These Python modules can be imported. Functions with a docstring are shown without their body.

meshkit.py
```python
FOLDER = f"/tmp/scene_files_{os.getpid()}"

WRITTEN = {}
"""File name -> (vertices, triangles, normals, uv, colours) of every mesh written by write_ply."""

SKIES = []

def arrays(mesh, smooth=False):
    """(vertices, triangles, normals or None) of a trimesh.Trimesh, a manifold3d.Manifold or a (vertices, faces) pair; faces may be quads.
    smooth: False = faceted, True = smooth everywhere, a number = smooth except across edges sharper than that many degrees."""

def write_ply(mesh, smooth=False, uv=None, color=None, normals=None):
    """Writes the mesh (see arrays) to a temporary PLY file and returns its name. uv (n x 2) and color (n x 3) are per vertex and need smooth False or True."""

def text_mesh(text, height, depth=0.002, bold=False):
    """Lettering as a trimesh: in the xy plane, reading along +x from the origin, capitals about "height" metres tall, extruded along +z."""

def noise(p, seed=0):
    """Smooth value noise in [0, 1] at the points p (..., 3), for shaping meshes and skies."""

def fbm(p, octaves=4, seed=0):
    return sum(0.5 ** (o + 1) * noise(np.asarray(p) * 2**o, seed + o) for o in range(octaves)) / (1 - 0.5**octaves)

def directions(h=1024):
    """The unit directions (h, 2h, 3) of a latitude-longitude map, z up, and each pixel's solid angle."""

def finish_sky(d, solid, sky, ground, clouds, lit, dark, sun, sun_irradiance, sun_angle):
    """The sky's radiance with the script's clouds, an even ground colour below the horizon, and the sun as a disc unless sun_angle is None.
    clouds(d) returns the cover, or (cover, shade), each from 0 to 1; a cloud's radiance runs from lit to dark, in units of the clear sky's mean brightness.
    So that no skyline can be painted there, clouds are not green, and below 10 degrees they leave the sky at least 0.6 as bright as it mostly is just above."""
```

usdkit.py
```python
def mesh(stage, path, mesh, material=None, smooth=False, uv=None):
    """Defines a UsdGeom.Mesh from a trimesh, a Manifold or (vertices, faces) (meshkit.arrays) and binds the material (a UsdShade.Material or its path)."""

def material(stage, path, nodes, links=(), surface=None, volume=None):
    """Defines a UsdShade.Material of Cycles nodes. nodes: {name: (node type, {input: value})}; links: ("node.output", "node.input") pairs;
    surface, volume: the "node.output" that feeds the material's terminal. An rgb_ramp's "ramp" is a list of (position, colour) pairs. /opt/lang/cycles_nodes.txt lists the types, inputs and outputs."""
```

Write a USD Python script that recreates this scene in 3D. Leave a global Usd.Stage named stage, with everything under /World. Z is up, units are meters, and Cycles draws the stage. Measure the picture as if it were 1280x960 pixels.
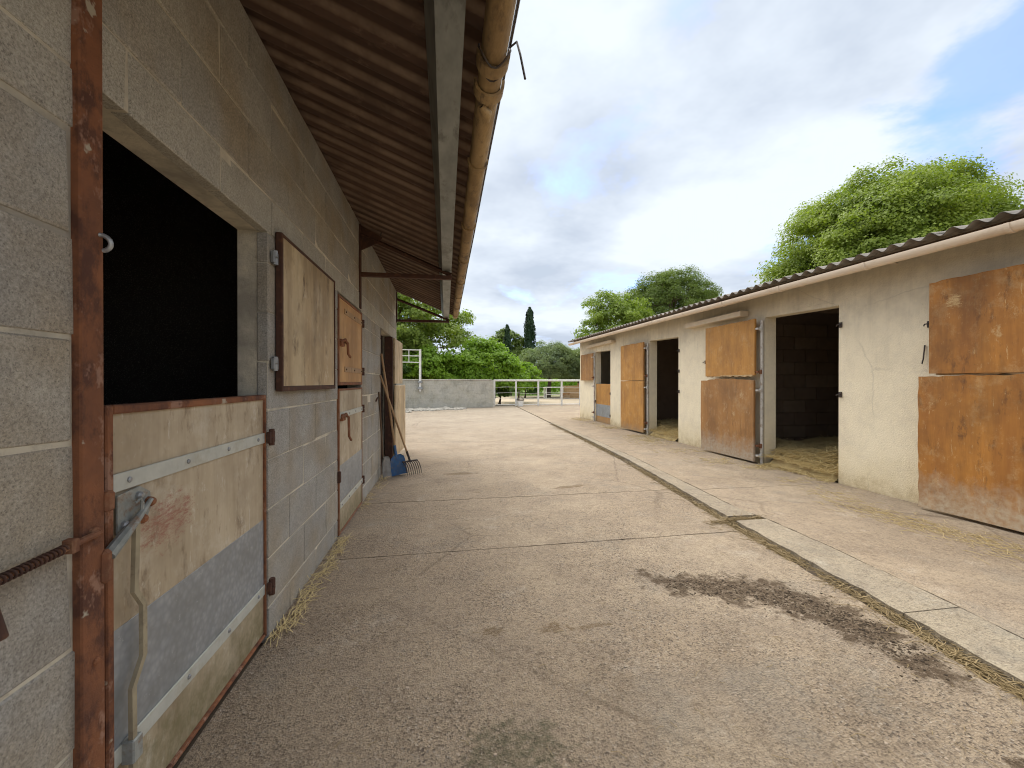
import math, random
import numpy as np, trimesh, usdkit, meshkit
from shapely.geometry import Polygon, box as sbox
from pxr import Usd, UsdGeom, UsdLux, UsdShade, Sdf, Gf

R0 = np.random.default_rng(11)
random.seed(5)
stage = Usd.Stage.CreateInMemory()
UsdGeom.SetStageUpAxis(stage, UsdGeom.Tokens.z)
UsdGeom.SetStageMetersPerUnit(stage, 1.0)
world = UsdGeom.Xform.Define(stage, '/World')
stage.SetDefaultPrim(world.GetPrim())
UsdGeom.Scope.Define(stage, '/World/Looks')

# ---------------------------------------------------------------- node graph helper
class Ref(str):
    pass

class G:
    def __init__(s):
        s.nodes, s.links, s.k = {}, [], 0
        s._pos = None
    def n(s, kind, out='color', **kw):
        s.k += 1
        name = 'n%03d' % s.k
        ins = {}
        for a, v in kw.items():
            if isinstance(v, Ref):
                s.links.append((str(v), name + '.' + a))
            else:
                ins[a] = v
        s.nodes[name] = (kind, ins)
        return Ref(name + '.' + out)
    @property
    def pos(s):
        if s._pos is None:
            s._pos = s.n('geometry', 'position')
        return s._pos
    def out(s, ref, o):
        return Ref(ref.split('.')[0] + '.' + o)
    def map(s, v, scale=(1, 1, 1), loc=(0, 0, 0), rot=(0, 0, 0), kind='point'):
        return s.n('mapping', 'vector', vector=v, scale=scale, location=loc, rotation=rot, mapping_type=kind)
    def noise(s, scale, detail=3, rough=.55, v=None, dist=0., out='fac'):
        return s.n('noise_texture', out, vector=v or s.pos, scale=float(scale), detail=float(detail), roughness=float(rough), distortion=float(dist))
    def vor(s, scale, out='color', v=None, feature='f1'):
        return s.n('voronoi_texture', out, vector=v or s.pos, scale=float(scale), feature=feature)
    def ramp(s, fac, stops):
        return s.n('rgb_ramp', 'color', fac=fac, ramp=stops)
    def mix(s, fac, a, b, t='mix'):
        return s.n('mix', 'color', fac=fac, color1=a, color2=b, mix_type=t)
    def rng(s, v, a, b, c=0., d=1., t='linear'):
        return s.n('map_range', 'result', value=v, from_min=float(a), from_max=float(b), to_min=float(c), to_max=float(d), clamp=True, range_type=t)
    def m(s, t, a, b=0.5):
        return s.n('math', 'value', math_type=t, value1=a, value2=b)
    def sep(s, v):
        r = s.n('separate_xyz', 'x', vector=v)
        return r, s.out(r, 'y'), s.out(r, 'z')
    def bump(s, h, dist=.01, strength=1., normal=None):
        kw = dict(height=h, distance=float(dist), strength=float(strength))
        if normal is not None:
            kw['normal'] = normal
        return s.n('bump', 'normal', **kw)
    def blob(s, cx, cy, rx, ry, rot=0., wob=.5, wscale=6.):
        """1 inside an uneven ellipse on the ground, 0 outside"""
        v = s.map(s.pos, scale=(rx, ry, 1000.), loc=(cx, cy, 0), rot=(0, 0, rot), kind='texture')
        d = s.n('vector_math', 'value', vector1=v, math_type='length')
        nz = s.rng(s.noise(wscale, 5, .65), .25, .75, -wob, wob)
        return s.rng(s.m('add', d, nz), .75, 1.1, 1., 0.)
    def make(s, name, color, rough=.8, normal=None, metallic=0., spec=.3, sub=None, **kw):
        ins = dict(base_color=color, roughness=rough, metallic=metallic, specular_ior_level=spec, **kw)
        if normal is not None:
            ins['normal'] = normal
        p = s.n('principled_bsdf', 'BSDF', **ins)
        return usdkit.material(stage, '/World/Looks/' + name, s.nodes, s.links, surface=str(p))

# ---------------------------------------------------------------- camera, sky, sun
F_PX, VPX, HZ, CAM_Z = 520.0, 557.0, 478.0, 1.35
YAW = math.degrees(math.atan((640 - VPX) / F_PX))
cam = UsdGeom.Camera.Define(stage, '/World/camera')
cam.CreateHorizontalApertureAttr(36.0)
cam.CreateVerticalApertureAttr(27.0)
cam.CreateFocalLengthAttr(36.0 * F_PX / 1280)
cam.CreateClippingRangeAttr(Gf.Vec2f(0.02, 2000))
cx = UsdGeom.Xformable(cam)
cx.AddTranslateOp().Set(Gf.Vec3d(0, 0, CAM_Z))
cx.AddRotateZOp().Set(-YAW)
cx.AddRotateXOp().Set(90.0 - math.degrees(2.0 / F_PX))
cam.CreateExposureAttr(1.95)

SUN_EL, SUN_AZ = math.radians(56), math.radians(-3)     # azimuth = atan2(x, y)
sd = (math.sin(SUN_AZ) * math.cos(SUN_EL), math.cos(SUN_AZ) * math.cos(SUN_EL), math.sin(SUN_EL))
sun = UsdLux.DistantLight.Define(stage, '/World/sun')
sun.CreateIntensityAttr(0.4)
sun.CreateAngleAttr(75.0)
sun.CreateNormalizeAttr(True)
sun.CreateColorAttr(Gf.Vec3f(1.0, 0.94, 0.84))
sx = UsdGeom.Xformable(sun)
sx.AddRotateZOp().Set(-math.degrees(SUN_AZ))
sx.AddRotateXOp().Set(-(90 - math.degrees(SUN_EL)))

g = G()
gen = g.n('texture_coordinate', 'generated')
sky = g.n('sky_texture', 'color', sky_type='single_scattering', sun_disc=False, sun_elevation=SUN_EL, sun_rotation=SUN_AZ, aerosol_density=1.0)
dx, dy, dz = g.sep(gen)
zc = g.m('add', g.m('maximum', dz, 0.0), 0.16)
cv = g.n('combine_xyz', 'vector', x=g.m('divide', dx, zc), y=g.m('divide', dy, zc), z=0.0)
c1 = g.noise(1.15, 8, .58, v=g.map(cv, loc=(3.1, 1.7, 0)), dist=.3)
c2 = g.noise(0.95, 7, .56, v=g.map(cv, loc=(7.4, -2.2, 4)))
cover = g.rng(c1, .31, .45, 0., 1., 'smoothstep')
hd = g.n('vector_math', 'value', math_type='length', vector1=g.map(cv, loc=(1.27, .76, 0), rot=(0, 0, .9), scale=(.60, .13, 1.), kind='texture'))
hole = g.rng(g.m('add', hd, g.rng(g.noise(3.2, 6, .6, v=cv), .25, .75, -.75, .75)), .35, 1.15, .25, 1., 'smoothstep')
cover = g.m('multiply', cover, hole)
CLOUD_L, CLOUD_D = (2.85, 3.1, 3.4), (1.85, 2.1, 2.5)
ccol = g.ramp(g.m('add', g.m('multiply', c2, .72), g.m('multiply', c1, .28)), [(0, (0, 0, 0)), (.40, (0, 0, 0)), (.56, (1, 1, 1)), (1, (1, 1, 1))])
ccol = g.mix(ccol, CLOUD_D, CLOUD_L)
blue = g.mix(1.0, sky, (.62, .68, .98), 'multiply')
col = g.mix(cover, blue, ccol)
bg = g.n('background_shader', 'background', color=col, strength=0.085)
skymat = usdkit.material(stage, '/World/Looks/sky_clouds', g.nodes, g.links, surface=str(bg))
dome = UsdLux.DomeLight.Define(stage, '/World/sky')
UsdShade.MaterialBindingAPI.Apply(dome.GetPrim()).Bind(skymat)
dome.GetPrim().SetCustomDataByKey('kind', 'structure')

# ---------------------------------------------------------------- prim helpers
used = {}
def numbered(parent, name):
    k = used.get((parent, name), -1) + 1
    used[(parent, name)] = k
    return parent + '/' + (name if k == 0 else '%s_%03d' % (name, k))

def path_of(parent):
    return '/World' if parent is None else str(parent.GetPath())

def tag(p, label=None, cat=None, group=None, kind=None):
    for k, v in (('label', label), ('category', cat), ('group', group), ('kind', kind)):
        if v:
            p.SetCustomDataByKey(k, v)
    return p

def xf(name, parent=None, loc=None, rz=None, **kw):
    x = UsdGeom.Xform.Define(stage, numbered(path_of(parent), name))
    if loc is not None:
        x.AddTranslateOp().Set(Gf.Vec3d(*loc))
    if rz is not None:
        x.AddRotateZOp().Set(rz)
    return tag(x.GetPrim(), **kw)

def obj(name, mesh, mat, parent=None, smooth=False, **kw):
    if isinstance(mesh, (list,)):
        mesh = cat(mesh)
    m = usdkit.mesh(stage, numbered(path_of(parent), name), mesh, mat, smooth=smooth)
    return tag(m.GetPrim(), **kw)

def cat(ms):
    vs, fs, o = [], [], 0
    for m in ms:
        if hasattr(m, 'vertices'):
            v, f = np.asarray(m.vertices), np.asarray(m.faces)
        else:
            v, f = m
        vs.append(v); fs.append(f + o); o += len(v)
    return np.vstack(vs), np.vstack(fs)

# unit chamfered box: 24 vertices, one per (corner, axis)
def _cb():
    idx, vs = {}, []
    for c in np.ndindex(2, 2, 2):
        for ax in range(3):
            idx[(c, ax)] = len(vs)
            vs.append((c, ax))
    pts = np.array([[(1 if c[i] else -1) * (1.0 if i == ax else .9) for i in range(3)] for c, ax in vs])
    h = trimesh.convex.convex_hull(pts)
    order = [int(np.argmin(((pts - v) ** 2).sum(1))) for v in h.vertices]
    return vs, np.array(order)[h.faces]
CBV, CBF = _cb()
CBC = np.array([[1 if b else -1 for b in c] for c, ax in CBV], float)
CBA = np.array([[0.0 if i == ax else 1.0 for i in range(3)] for c, ax in CBV])
def box(x0, x1, y0, y1, z0, z1, b=.004):
    h = np.array([x1 - x0, y1 - y0, z1 - z0]) / 2
    c = np.array([x1 + x0, y1 + y0, z1 + z0]) / 2
    b = min(b, h.min() * .6)
    return CBC * (h - CBA * b) + c, CBF.copy()

def xform(m, M=None, t=(0, 0, 0)):
    v, f = (m.vertices, m.faces) if hasattr(m, 'vertices') else m
    v = np.asarray(v) @ (np.eye(3) if M is None else np.asarray(M)).T + np.asarray(t)
    return v, np.asarray(f)

def rotz(a):
    c, s = math.cos(a), math.sin(a)
    return np.array([[c, -s, 0], [s, c, 0], [0, 0, 1.]])

def tube(pts, r, n=8, cap=True):
    pts = np.asarray(pts, float)
    r = np.broadcast_to(np.asarray(r, float), (len(pts),))
    t = np.gradient(pts, axis=0)
    t /= np.linalg.norm(t, axis=1, keepdims=True) + 1e-12
    up = np.array([0, 0, 1.]) if abs(t[0][2]) < .9 else np.array([1., 0, 0])
    vs = []
    u = np.cross(t[0], up); u /= np.linalg.norm(u)
    for i in range(len(pts)):
        u = u - t[i] * (u @ t[i]); u /= np.linalg.norm(u)
        w = np.cross(t[i], u)
        a = np.arange(n) * 2 * np.pi / n
        vs.append(pts[i] + r[i] * (np.cos(a)[:, None] * u + np.sin(a)[:, None] * w))
    fs = []
    for i in range(len(pts) - 1):
        for j in range(n):
            a, b, c, d = i * n + j, i * n + (j + 1) % n, (i + 1) * n + (j + 1) % n, (i + 1) * n + j
            fs += [(a, c, b), (a, d, c)]
    v = np.vstack(vs)
    if cap:
        k = len(v)
        v = np.vstack([v, pts[0], pts[-1]])
        for j in range(n):
            fs.append((k, j, (j + 1) % n))
            fs.append((k + 1, (len(pts) - 1) * n + (j + 1) % n, (len(pts) - 1) * n + j))
        fs = [(a, c, b) if i >= len(fs) - 2 * n else (a, b, c) for i, (a, b, c) in enumerate(fs)]
    return v, np.array(fs)

def bolt(p, axis=0, r=.011, h=.008, sign=1):
    """domed bolt head on a face looking along +axis"""
    prof = [(r * 1.0, 0), (r * .95, h * .55), (r * .6, h), (0.0005, h * 1.1)]
    v, f, n = [], [], 8
    for rr, hh in prof:
        for k in range(n):
            a = k * 2 * math.pi / n
            q = [rr * math.cos(a), rr * math.sin(a)]
            w = [0, 0, 0]; o = [i for i in range(3) if i != axis]
            w[axis] = hh * sign; w[o[0]] = q[0]; w[o[1]] = q[1]
            v.append(np.array(p) + w)
    for i in range(3):
        for k in range(n):
            a, b, c, d = i * n + k, i * n + (k + 1) % n, (i + 1) * n + (k + 1) % n, (i + 1) * n + k
            f += [(a, b, c), (a, c, d)]
    return np.array(v), np.array(f)

def extrude_x(poly, x0, x1):
    """polygon in (y, z) extruded along x"""
    m = trimesh.creation.extrude_polygon(poly, x1 - x0, engine='earcut')
    v = np.asarray(m.vertices)
    return np.stack([v[:, 2] + x0, v[:, 0], v[:, 1]], 1), np.asarray(m.faces)

def extrude_y(poly, y0, y1):
    m = trimesh.creation.extrude_polygon(poly, y1 - y0, engine='earcut')
    v = np.asarray(m.vertices)
    return np.stack([v[:, 0], v[:, 2] + y0, v[:, 1]], 1), np.asarray(m.faces)[:, ::-1]

def extrude_z(poly, z0, z1):
    m = trimesh.creation.extrude_polygon(poly, z1 - z0, engine='earcut')
    v = np.asarray(m.vertices)
    return np.stack([v[:, 0], v[:, 1], v[:, 2] + z0], 1), np.asarray(m.faces)

# ---------------------------------------------------------------- materials
def mat_block(name, a, b, c, warm=(.37, .285, .17), warm_amt=.55, mossy=0.):
    g = G()
    rnd = g.n('object_info', 'random')
    base = g.ramp(rnd, [(0, a), (.5, b), (1, c)])
    base = g.mix(g.rng(g.noise(2.3, 4), .42, .66, 0., warm_amt), base, warm)
    base = g.mix(g.rng(g.noise(7, 5, .7), .3, .75, 0., .55), base, g.mix(1., base, (.55, .55, .56), 'multiply'))
    if mossy:
        base = g.mix(g.rng(g.noise(1.6, 6, .7), .5, .62, 0., mossy), base, (.10, .11, .08))
    vv = g.vor(330)
    r, gg, bb = g.sep(vv)
    base = g.mix(g.rng(r, .84, 1., 0., .5), base, (.10, .09, .08))
    base = g.mix(g.rng(gg, .88, 1.0, 0., .28), base, (.56, .53, .47))
    base = g.mix(g.rng(g.noise(130, 5, .8), .42, .60, 0., .75), base, g.mix(1., base, (.55, .54, .52), 'multiply'))
    base = g.mix(g.rng(g.noise(36, 6, .8, v=g.map(g.pos, loc=(3, 1, 7))), .55, .68, 0., .45), base, g.mix(1., base, (1.45, 1.42, 1.36), 'multiply'))
    base = g.mix(g.rng(g.noise(48, 6, .8, v=g.map(g.pos, loc=(1, 6, 2))), .60, .68, 0., .6), base, (.09, .08, .065))
    h = g.m('add', g.m('multiply', g.noise(85, 5, .75), 1.0), g.m('multiply', bb, .35))
    return g.make(name, base, .93, g.bump(h, .004, .7), spec=.15)

M = {}
M['block'] = mat_block('concrete_block', (.455, .44, .40), (.40, .388, .355), (.47, .44, .375))
M['lintel'] = mat_block('lintel_block', (.52, .50, .43), (.48, .46, .40), (.54, .51, .43), warm_amt=.2)
M['farblock'] = mat_block('old_wall_block', (.66, .63, .55), (.62, .595, .51), (.69, .66, .575), warm=(.57, .53, .42), mossy=.28)
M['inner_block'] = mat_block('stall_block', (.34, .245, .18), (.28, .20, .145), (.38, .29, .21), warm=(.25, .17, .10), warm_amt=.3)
M['dark_inside'] = mat_block('painted_shade_block', (.045, .038, .032), (.035, .03, .026), (.05, .042, .035), warm=(.04, .03, .02), warm_amt=.2)  # shade of the unlit room put into a near black colour

def simple(name, c1, c2, scale=4, rough=.85, bs=60, bd=.003, c3=None, s3=15, lo=.35, hi=.65, v=None, metallic=0., spec=.3, det=5):
    g = G()
    vec = g.map(g.pos, scale=v) if v else g.pos
    col = g.mix(g.rng(g.noise(scale, det, .65, v=vec), lo, hi), c1, c2)
    if c3:
        col = g.mix(g.rng(g.noise(s3, 6, .7, v=vec), .52, .66, 0., .8), col, c3)
    return g.make(name, col, rough, g.bump(g.noise(bs, 4, .7, v=vec), bd, .8), metallic=metallic, spec=spec)

g = G()
mc = g.mix(g.rng(g.noise(1.9, 5, .65), .38, .52), (.345, .315, .26), (.60, .545, .43))
mc = g.mix(g.rng(g.noise(17, 6, .75), .5, .7, 0., .6), mc, (.30, .27, .22))
M['mortar'] = g.make('mortar', mc, .95, g.bump(g.noise(60, 6, .8), .008, .9), spec=.15)
M['old_mortar'] = simple('old_mortar', (.60, .575, .50), (.50, .48, .42), 3, .95, 60, .004)
M['rust'] = simple('rusty_steel', (.24, .095, .042), (.14, .06, .033), 5, .8, 90, .003, (.27, .15, .085), 11, spec=.3)
M['dark_rust'] = simple('dark_rusty_steel', (.075, .033, .02), (.05, .025, .018), 9, .8, 70, .002, (.12, .055, .03), 20)
g = G()
rc = g.mix(g.rng(g.noise(5, 5, .65), .35, .65), (.25, .098, .042), (.15, .062, .032))
rc = g.mix(g.rng(g.noise(14, 6, .7, v=g.map(g.pos, scale=(1, 1, .6))), .48, .62, 0., .85), rc, (.075, .032, .022))
rc = g.mix(g.rng(g.noise(6.5, 5, .75, v=g.map(g.pos, scale=(1, 1, .7), loc=(4, 2, 9))), .56, .62, 0., .85), rc, (.30, .17, .115))
rc = g.mix(g.rng(g.noise(8.5, 4, .6, v=g.map(g.pos, loc=(1, 8, 3))), .66, .69, 0., .85), rc, (.42, .38, .29))
M['post_rust'] = g.make('flaking_painted_rust', rc, .82, g.bump(g.noise(60, 6, .75), .005, .9), spec=.3)

def mat_ply(name, a, b, stain, light, drip=.6, scar=None, base_z=None):
    g = G()
    st = g.map(g.pos, scale=(1, 1, .16))
    col = g.mix(g.rng(g.noise(5, 5, .6, v=st), .35, .65), a, b)
    col = g.mix(g.rng(g.noise(38, 5, .7, v=g.map(g.pos, scale=(1, 1, .05))), .4, .75, 0., .35), col, g.mix(1., col, (.6, .55, .5), 'multiply'))
    col = g.mix(g.rng(g.noise(9, 7, .75, v=g.map(g.pos, scale=(1, 1, .38), loc=(2, 5, 3))), .55, .67, 0., drip), col, stain)
    col = g.mix(g.rng(g.noise(4.2, 9, .78, v=g.map(g.pos, loc=(5, 1, 8))), .52, .70, 0., .55), col, light)
    col = g.mix(g.rng(g.noise(11, 8, .8, v=g.map(g.pos, scale=(1, .7, .45), loc=(9, 1, 3))), .58, .66, 0., .75), col, light)
    sc = g.noise(26, 5, .7, v=g.map(g.pos, scale=(1, 1.6, .22), rot=(.35, 0, 0)))
    col = g.mix(g.rng(sc, .64, .67, 0., .7), col, light)
    col = g.mix(g.rng(g.noise(2.6, 5, .6, v=g.map(g.pos, scale=(1, 1.5, .35), loc=(3, 3, 3))), .5, .68, 0., .5), col, stain)
    col = g.mix(g.rng(g.noise(1.7, 6, .7, v=g.map(g.pos, loc=(1, 4, 2))), .45, .7, 0., .55), col, stain)
    col = g.mix(g.rng(g.noise(70, 3, .8, v=g.map(g.pos, scale=(1, .25, 1))), .70, .76, 0., .55), col, light)
    if scar:
        (cy, cz, ry, rz), c = scar
        v = g.map(g.pos, scale=(1000., ry, rz), loc=(0, cy, cz), kind='texture')
        d = g.n('vector_math', 'value', vector1=v, math_type='length')
        k = g.rng(g.m('add', d, g.rng(g.noise(34, 7, .85, v=g.map(g.pos, rot=(.5, 0, 0), scale=(1, .6, 1.4))), .3, .7, -.9, .9)), .55, .95, 1., 0.)
        col = g.mix(g.m('multiply', k, g.rng(g.noise(60, 6, .85, v=g.map(g.pos, scale=(1, .5, 1.6), rot=(.6, 0, 0))), .42, .56, .12, .85)), col, c)
    if base_z:
        z0, z1, c = base_z
        x, y, z = g.sep(g.pos)
        zz = g.m('add', z, g.rng(g.noise(7, 5, .7), .2, .8, -.16, .16))
        col = g.mix(g.m('multiply', g.rng(zz, z0, z1, 1., 0.), g.rng(g.noise(22, 5, .7), .3, .6, .3, .9)), col, c)
    return g.make(name, col, .62, g.bump(g.noise(45, 5, .7, v=g.map(g.pos, scale=(1, 1, .2))), .002, .6), spec=.35)

M['ply_door'] = mat_ply('weathered_plywood', (.49, .41, .29), (.39, .315, .21), (.19, .135, .08), (.60, .55, .45), .9, ((1.60, .88, .15, .09), (.27, .11, .075)), (.10, .36, (.17, .145, .075)))
M['ply_shutter'] = mat_ply('flaking_plywood', (.52, .41, .25), (.44, .32, .18), (.14, .09, .045), (.62, .54, .40), 1.0)
M['ply_orange'] = mat_ply('orange_plywood', (.54, .31, .12), (.47, .25, .09), (.26, .13, .045), (.58, .40, .21), .5)
M['ply_honey'] = mat_ply('honey_varnished_plywood', (.47, .205, .04), (.33, .135, .03), (.13, .058, .02), (.58, .40, .19), .85, ((3.35, 2.15, .07, .07), (.58, .42, .20)), (.14, .44, (.50, .41, .29)))
M['ply_yellow'] = mat_ply('yellow_varnished_plywood', (.51, .255, .058), (.42, .20, .045), (.22, .10, .03), (.55, .36, .16), .5, None, (.1, .26, (.30, .20, .11)))
M['ply_edge'] = simple('splintered_plywood_edge', (.50, .36, .20), (.36, .24, .12), 20, .9, 80, .003)
M['ply_brown'] = mat_ply('brown_plywood', (.38, .19, .06), (.31, .15, .048), (.16, .08, .032), (.46, .33, .18), .6, ((100, 0, 1, 1), (.1, .1, .1)), (.15, .45, (.40, .34, .26)))
g = G()
gc = g.mix(g.rng(g.vor(38, 'distance'), .1, .75), (.345, .36, .37), (.255, .27, .28))
gc = g.mix(g.rng(g.noise(6, 6, .7), .42, .66, 0., .7), gc, (.20, .205, .195))
gc = g.mix(g.rng(g.noise(30, 6, .8), .62, .70, 0., .7), gc, (.52, .54, .53))
M['galv'] = g.make('dull_galvanised_sheet', gc, .52, g.bump(g.noise(14, 3), .004, .5), metallic=.35, spec=.5)
M['strap'] = simple('pale_galvanised_strap', (.47, .475, .42), (.39, .395, .35), 12, .6, 60, .001, (.36, .34, .27), 9, metallic=.1, spec=.5)
M['rod_paint'] = simple('dirty_painted_rod', (.34, .29, .19), (.25, .21, .14), 9, .7, 60, .001, (.16, .12, .08), 20)
M['worn_steel'] = simple('worn_grey_steel', (.30, .31, .285), (.19, .20, .185), 22, .55, 80, .001, (.20, .12, .07), 26, metallic=.2)
M['steel_beam'] = simple('grey_galvanised_purlin', (.25, .265, .25), (.13, .14, .135), 5, .55, 30, .001, (.08, .075, .065), 9, v=(1, .4, 1), metallic=.5, spec=.5)
M['sheet_under'] = simple('stained_fibre_cement', (.17, .105, .075), (.115, .075, .055), 2.2, .95, 70, .003, (.25, .18, .135), 7, v=(.35, 1.2, 1))
g = G()
x, y, z = g.sep(g.pos)
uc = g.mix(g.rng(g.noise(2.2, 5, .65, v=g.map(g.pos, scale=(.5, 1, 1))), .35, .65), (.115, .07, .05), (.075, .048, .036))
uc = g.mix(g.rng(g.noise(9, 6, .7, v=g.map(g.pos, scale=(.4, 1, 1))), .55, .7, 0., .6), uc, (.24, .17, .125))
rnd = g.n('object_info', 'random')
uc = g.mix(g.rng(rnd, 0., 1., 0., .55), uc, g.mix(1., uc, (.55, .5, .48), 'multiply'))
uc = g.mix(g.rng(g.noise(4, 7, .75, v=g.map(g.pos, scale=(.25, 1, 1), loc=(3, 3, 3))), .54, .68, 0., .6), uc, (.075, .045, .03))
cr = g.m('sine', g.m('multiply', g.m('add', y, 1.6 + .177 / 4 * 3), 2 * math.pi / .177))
uc = g.mix(g.m('multiply', g.rng(cr, .80, .98, 0., 1.), g.rng(g.noise(3, 5, .7), .35, .6, .3, .9)), uc, (.26, .19, .14))  # rib shading painted in: low crests paler, unevenly
uc = g.mix(g.rng(cr, -.5, -1., 0., .5), uc, (.06, .04, .032))  # shade in the valleys between ribs painted as darker colour
M['sheet_under'] = g.make('stained_fibre_cement_shaded_ribs', uc, .95, g.bump(g.noise(70, 4, .7), .003, .8), spec=.2)
M['sheet_top'] = simple('weathered_fibre_cement', (.34, .30, .26), (.20, .18, .155), 3, .95, 90, .004, (.13, .12, .10), 8)
M['gutter_old'] = simple('yellowed_gutter', (.36, .25, .12), (.20, .13, .06), 9, .75, 28, .006, (.085, .06, .04), 16, v=(1, .4, 1), spec=.3)
M['gutter_new'] = simple('sand_gutter', (.72, .61, .48), (.66, .55, .42), 2.5, .5, 50, .001, (.54, .43, .31), 7, v=(1, .4, 1), spec=.4)
M['cream_board'] = simple('cream_board', (.64, .54, .40), (.56, .46, .33), 5, .7, 50, .001)
M['white_paint'] = simple('white_paint', (.80, .79, .75), (.72, .70, .65), 6, .5, 60, .001, (.52, .44, .34), 16)
M['grey_pipe'] = simple('grey_white_post', (.62, .60, .55), (.50, .48, .43), 7, .6, 60, .001, (.30, .22, .15), 12)
M['black_iron'] = simple('black_iron', (.035, .03, .028), (.06, .04, .03), 30, .6, 90, .001, spec=.4)
M['handle_wood'] = simple('tool_handle_wood', (.40, .26, .14), (.27, .165, .085), 14, .7, 90, .001, v=(1, 1, .15))
M['blue_plastic'] = simple('blue_plastic', (.035, .13, .30), (.05, .10, .20), 18, .45, 60, .001, (.16, .15, .14), 22, spec=.4)
M['grey_metal'] = simple('grey_metal', (.35, .36, .36), (.22, .22, .22), 10, .45, 60, .001, metallic=.6)
M['bark'] = simple('bark', (.16, .12, .085), (.09, .07, .05), 6, .95, 30, .02, v=(1, 1, .3))
M['dung'] = simple('dung', (.060, .040, .022), (.035, .024, .015), 20, .9, 60, .003)
M['grit'] = simple('grit', (.36, .29, .22), (.24, .19, .14), 30, .95, 40, .002)
M['stone'] = simple('pale_stone', (.45, .42, .36), (.30, .28, .24), 5, .95, 40, .01)
M['crate_wood'] = simple('crate_wood', (.52, .36, .20), (.40, .25, .12), 6, .8, 60, .001)
M['timber'] = simple('dark_timber', (.14, .09, .055), (.10, .065, .04), 6, .9, 50, .002)
M['interior_floor'] = simple('stall_floor', (.16, .12, .08), (.10, .08, .055), 4, .95, 50, .01)

# roughcast render
g = G()
x, y, z = g.sep(g.pos)
rcol = g.mix(g.rng(g.noise(1.3, 6, .65), .35, .68), (.83, .74, .55), (.76, .67, .495))
rcol = g.mix(g.rng(g.noise(5, 6, .75), .45, .75, 0., .5), rcol, (.56, .495, .385))
zz = g.m('add', z, g.rng(g.noise(4, 5, .7), .2, .8, -.22, .22))
rcol = g.mix(g.m('multiply', g.rng(zz, .05, .55, 1., 0.), .55), rcol, (.63, .52, .30))
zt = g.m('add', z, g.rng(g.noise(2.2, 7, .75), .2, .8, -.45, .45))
rcol = g.mix(g.m('multiply', g.rng(zt, 2.1, 2.75, 0., 1.), .5), rcol, (.36, .30, .22))  # eave shading painted in as brown, together with dirt, towards the wall top
hgt = g.m('add', g.noise(42, 6, .75), g.m('multiply', g.vor(110, 'distance'), .45))
dr = g.noise(9, 6, .7, v=g.map(g.pos, scale=(1, 1, .12)))
rcol = g.mix(g.m('multiply', g.rng(dr, .48, .66), g.rng(g.m('add', z, g.rng(g.noise(3, 4), .2, .8, -.6, .6)), 1.5, 2.7, 0., .26)), rcol, (.33, .28, .21))
rcol = g.mix(g.m('multiply', g.rng(zz, -.02, .22, 1., 0.), g.rng(g.noise(14, 6, .8), .35, .6, .1, .75)), rcol, (.40, .30, .17))
ce = g.vor(.55, 'distance', v=g.mix(.15, g.pos, g.noise(1.5, 5, .7, out='color')), feature='distance_to_edge')
rcol = g.mix(g.m('multiply', g.rng(ce, .002, .005, 1., 0.), g.rng(g.noise(.7, 3), .52, .6, 0., .2)), rcol, (.25, .21, .16))
M['render'] = g.make('roughcast_render', rcol, .95, g.bump(hgt, .007, .8), spec=.15)

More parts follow.
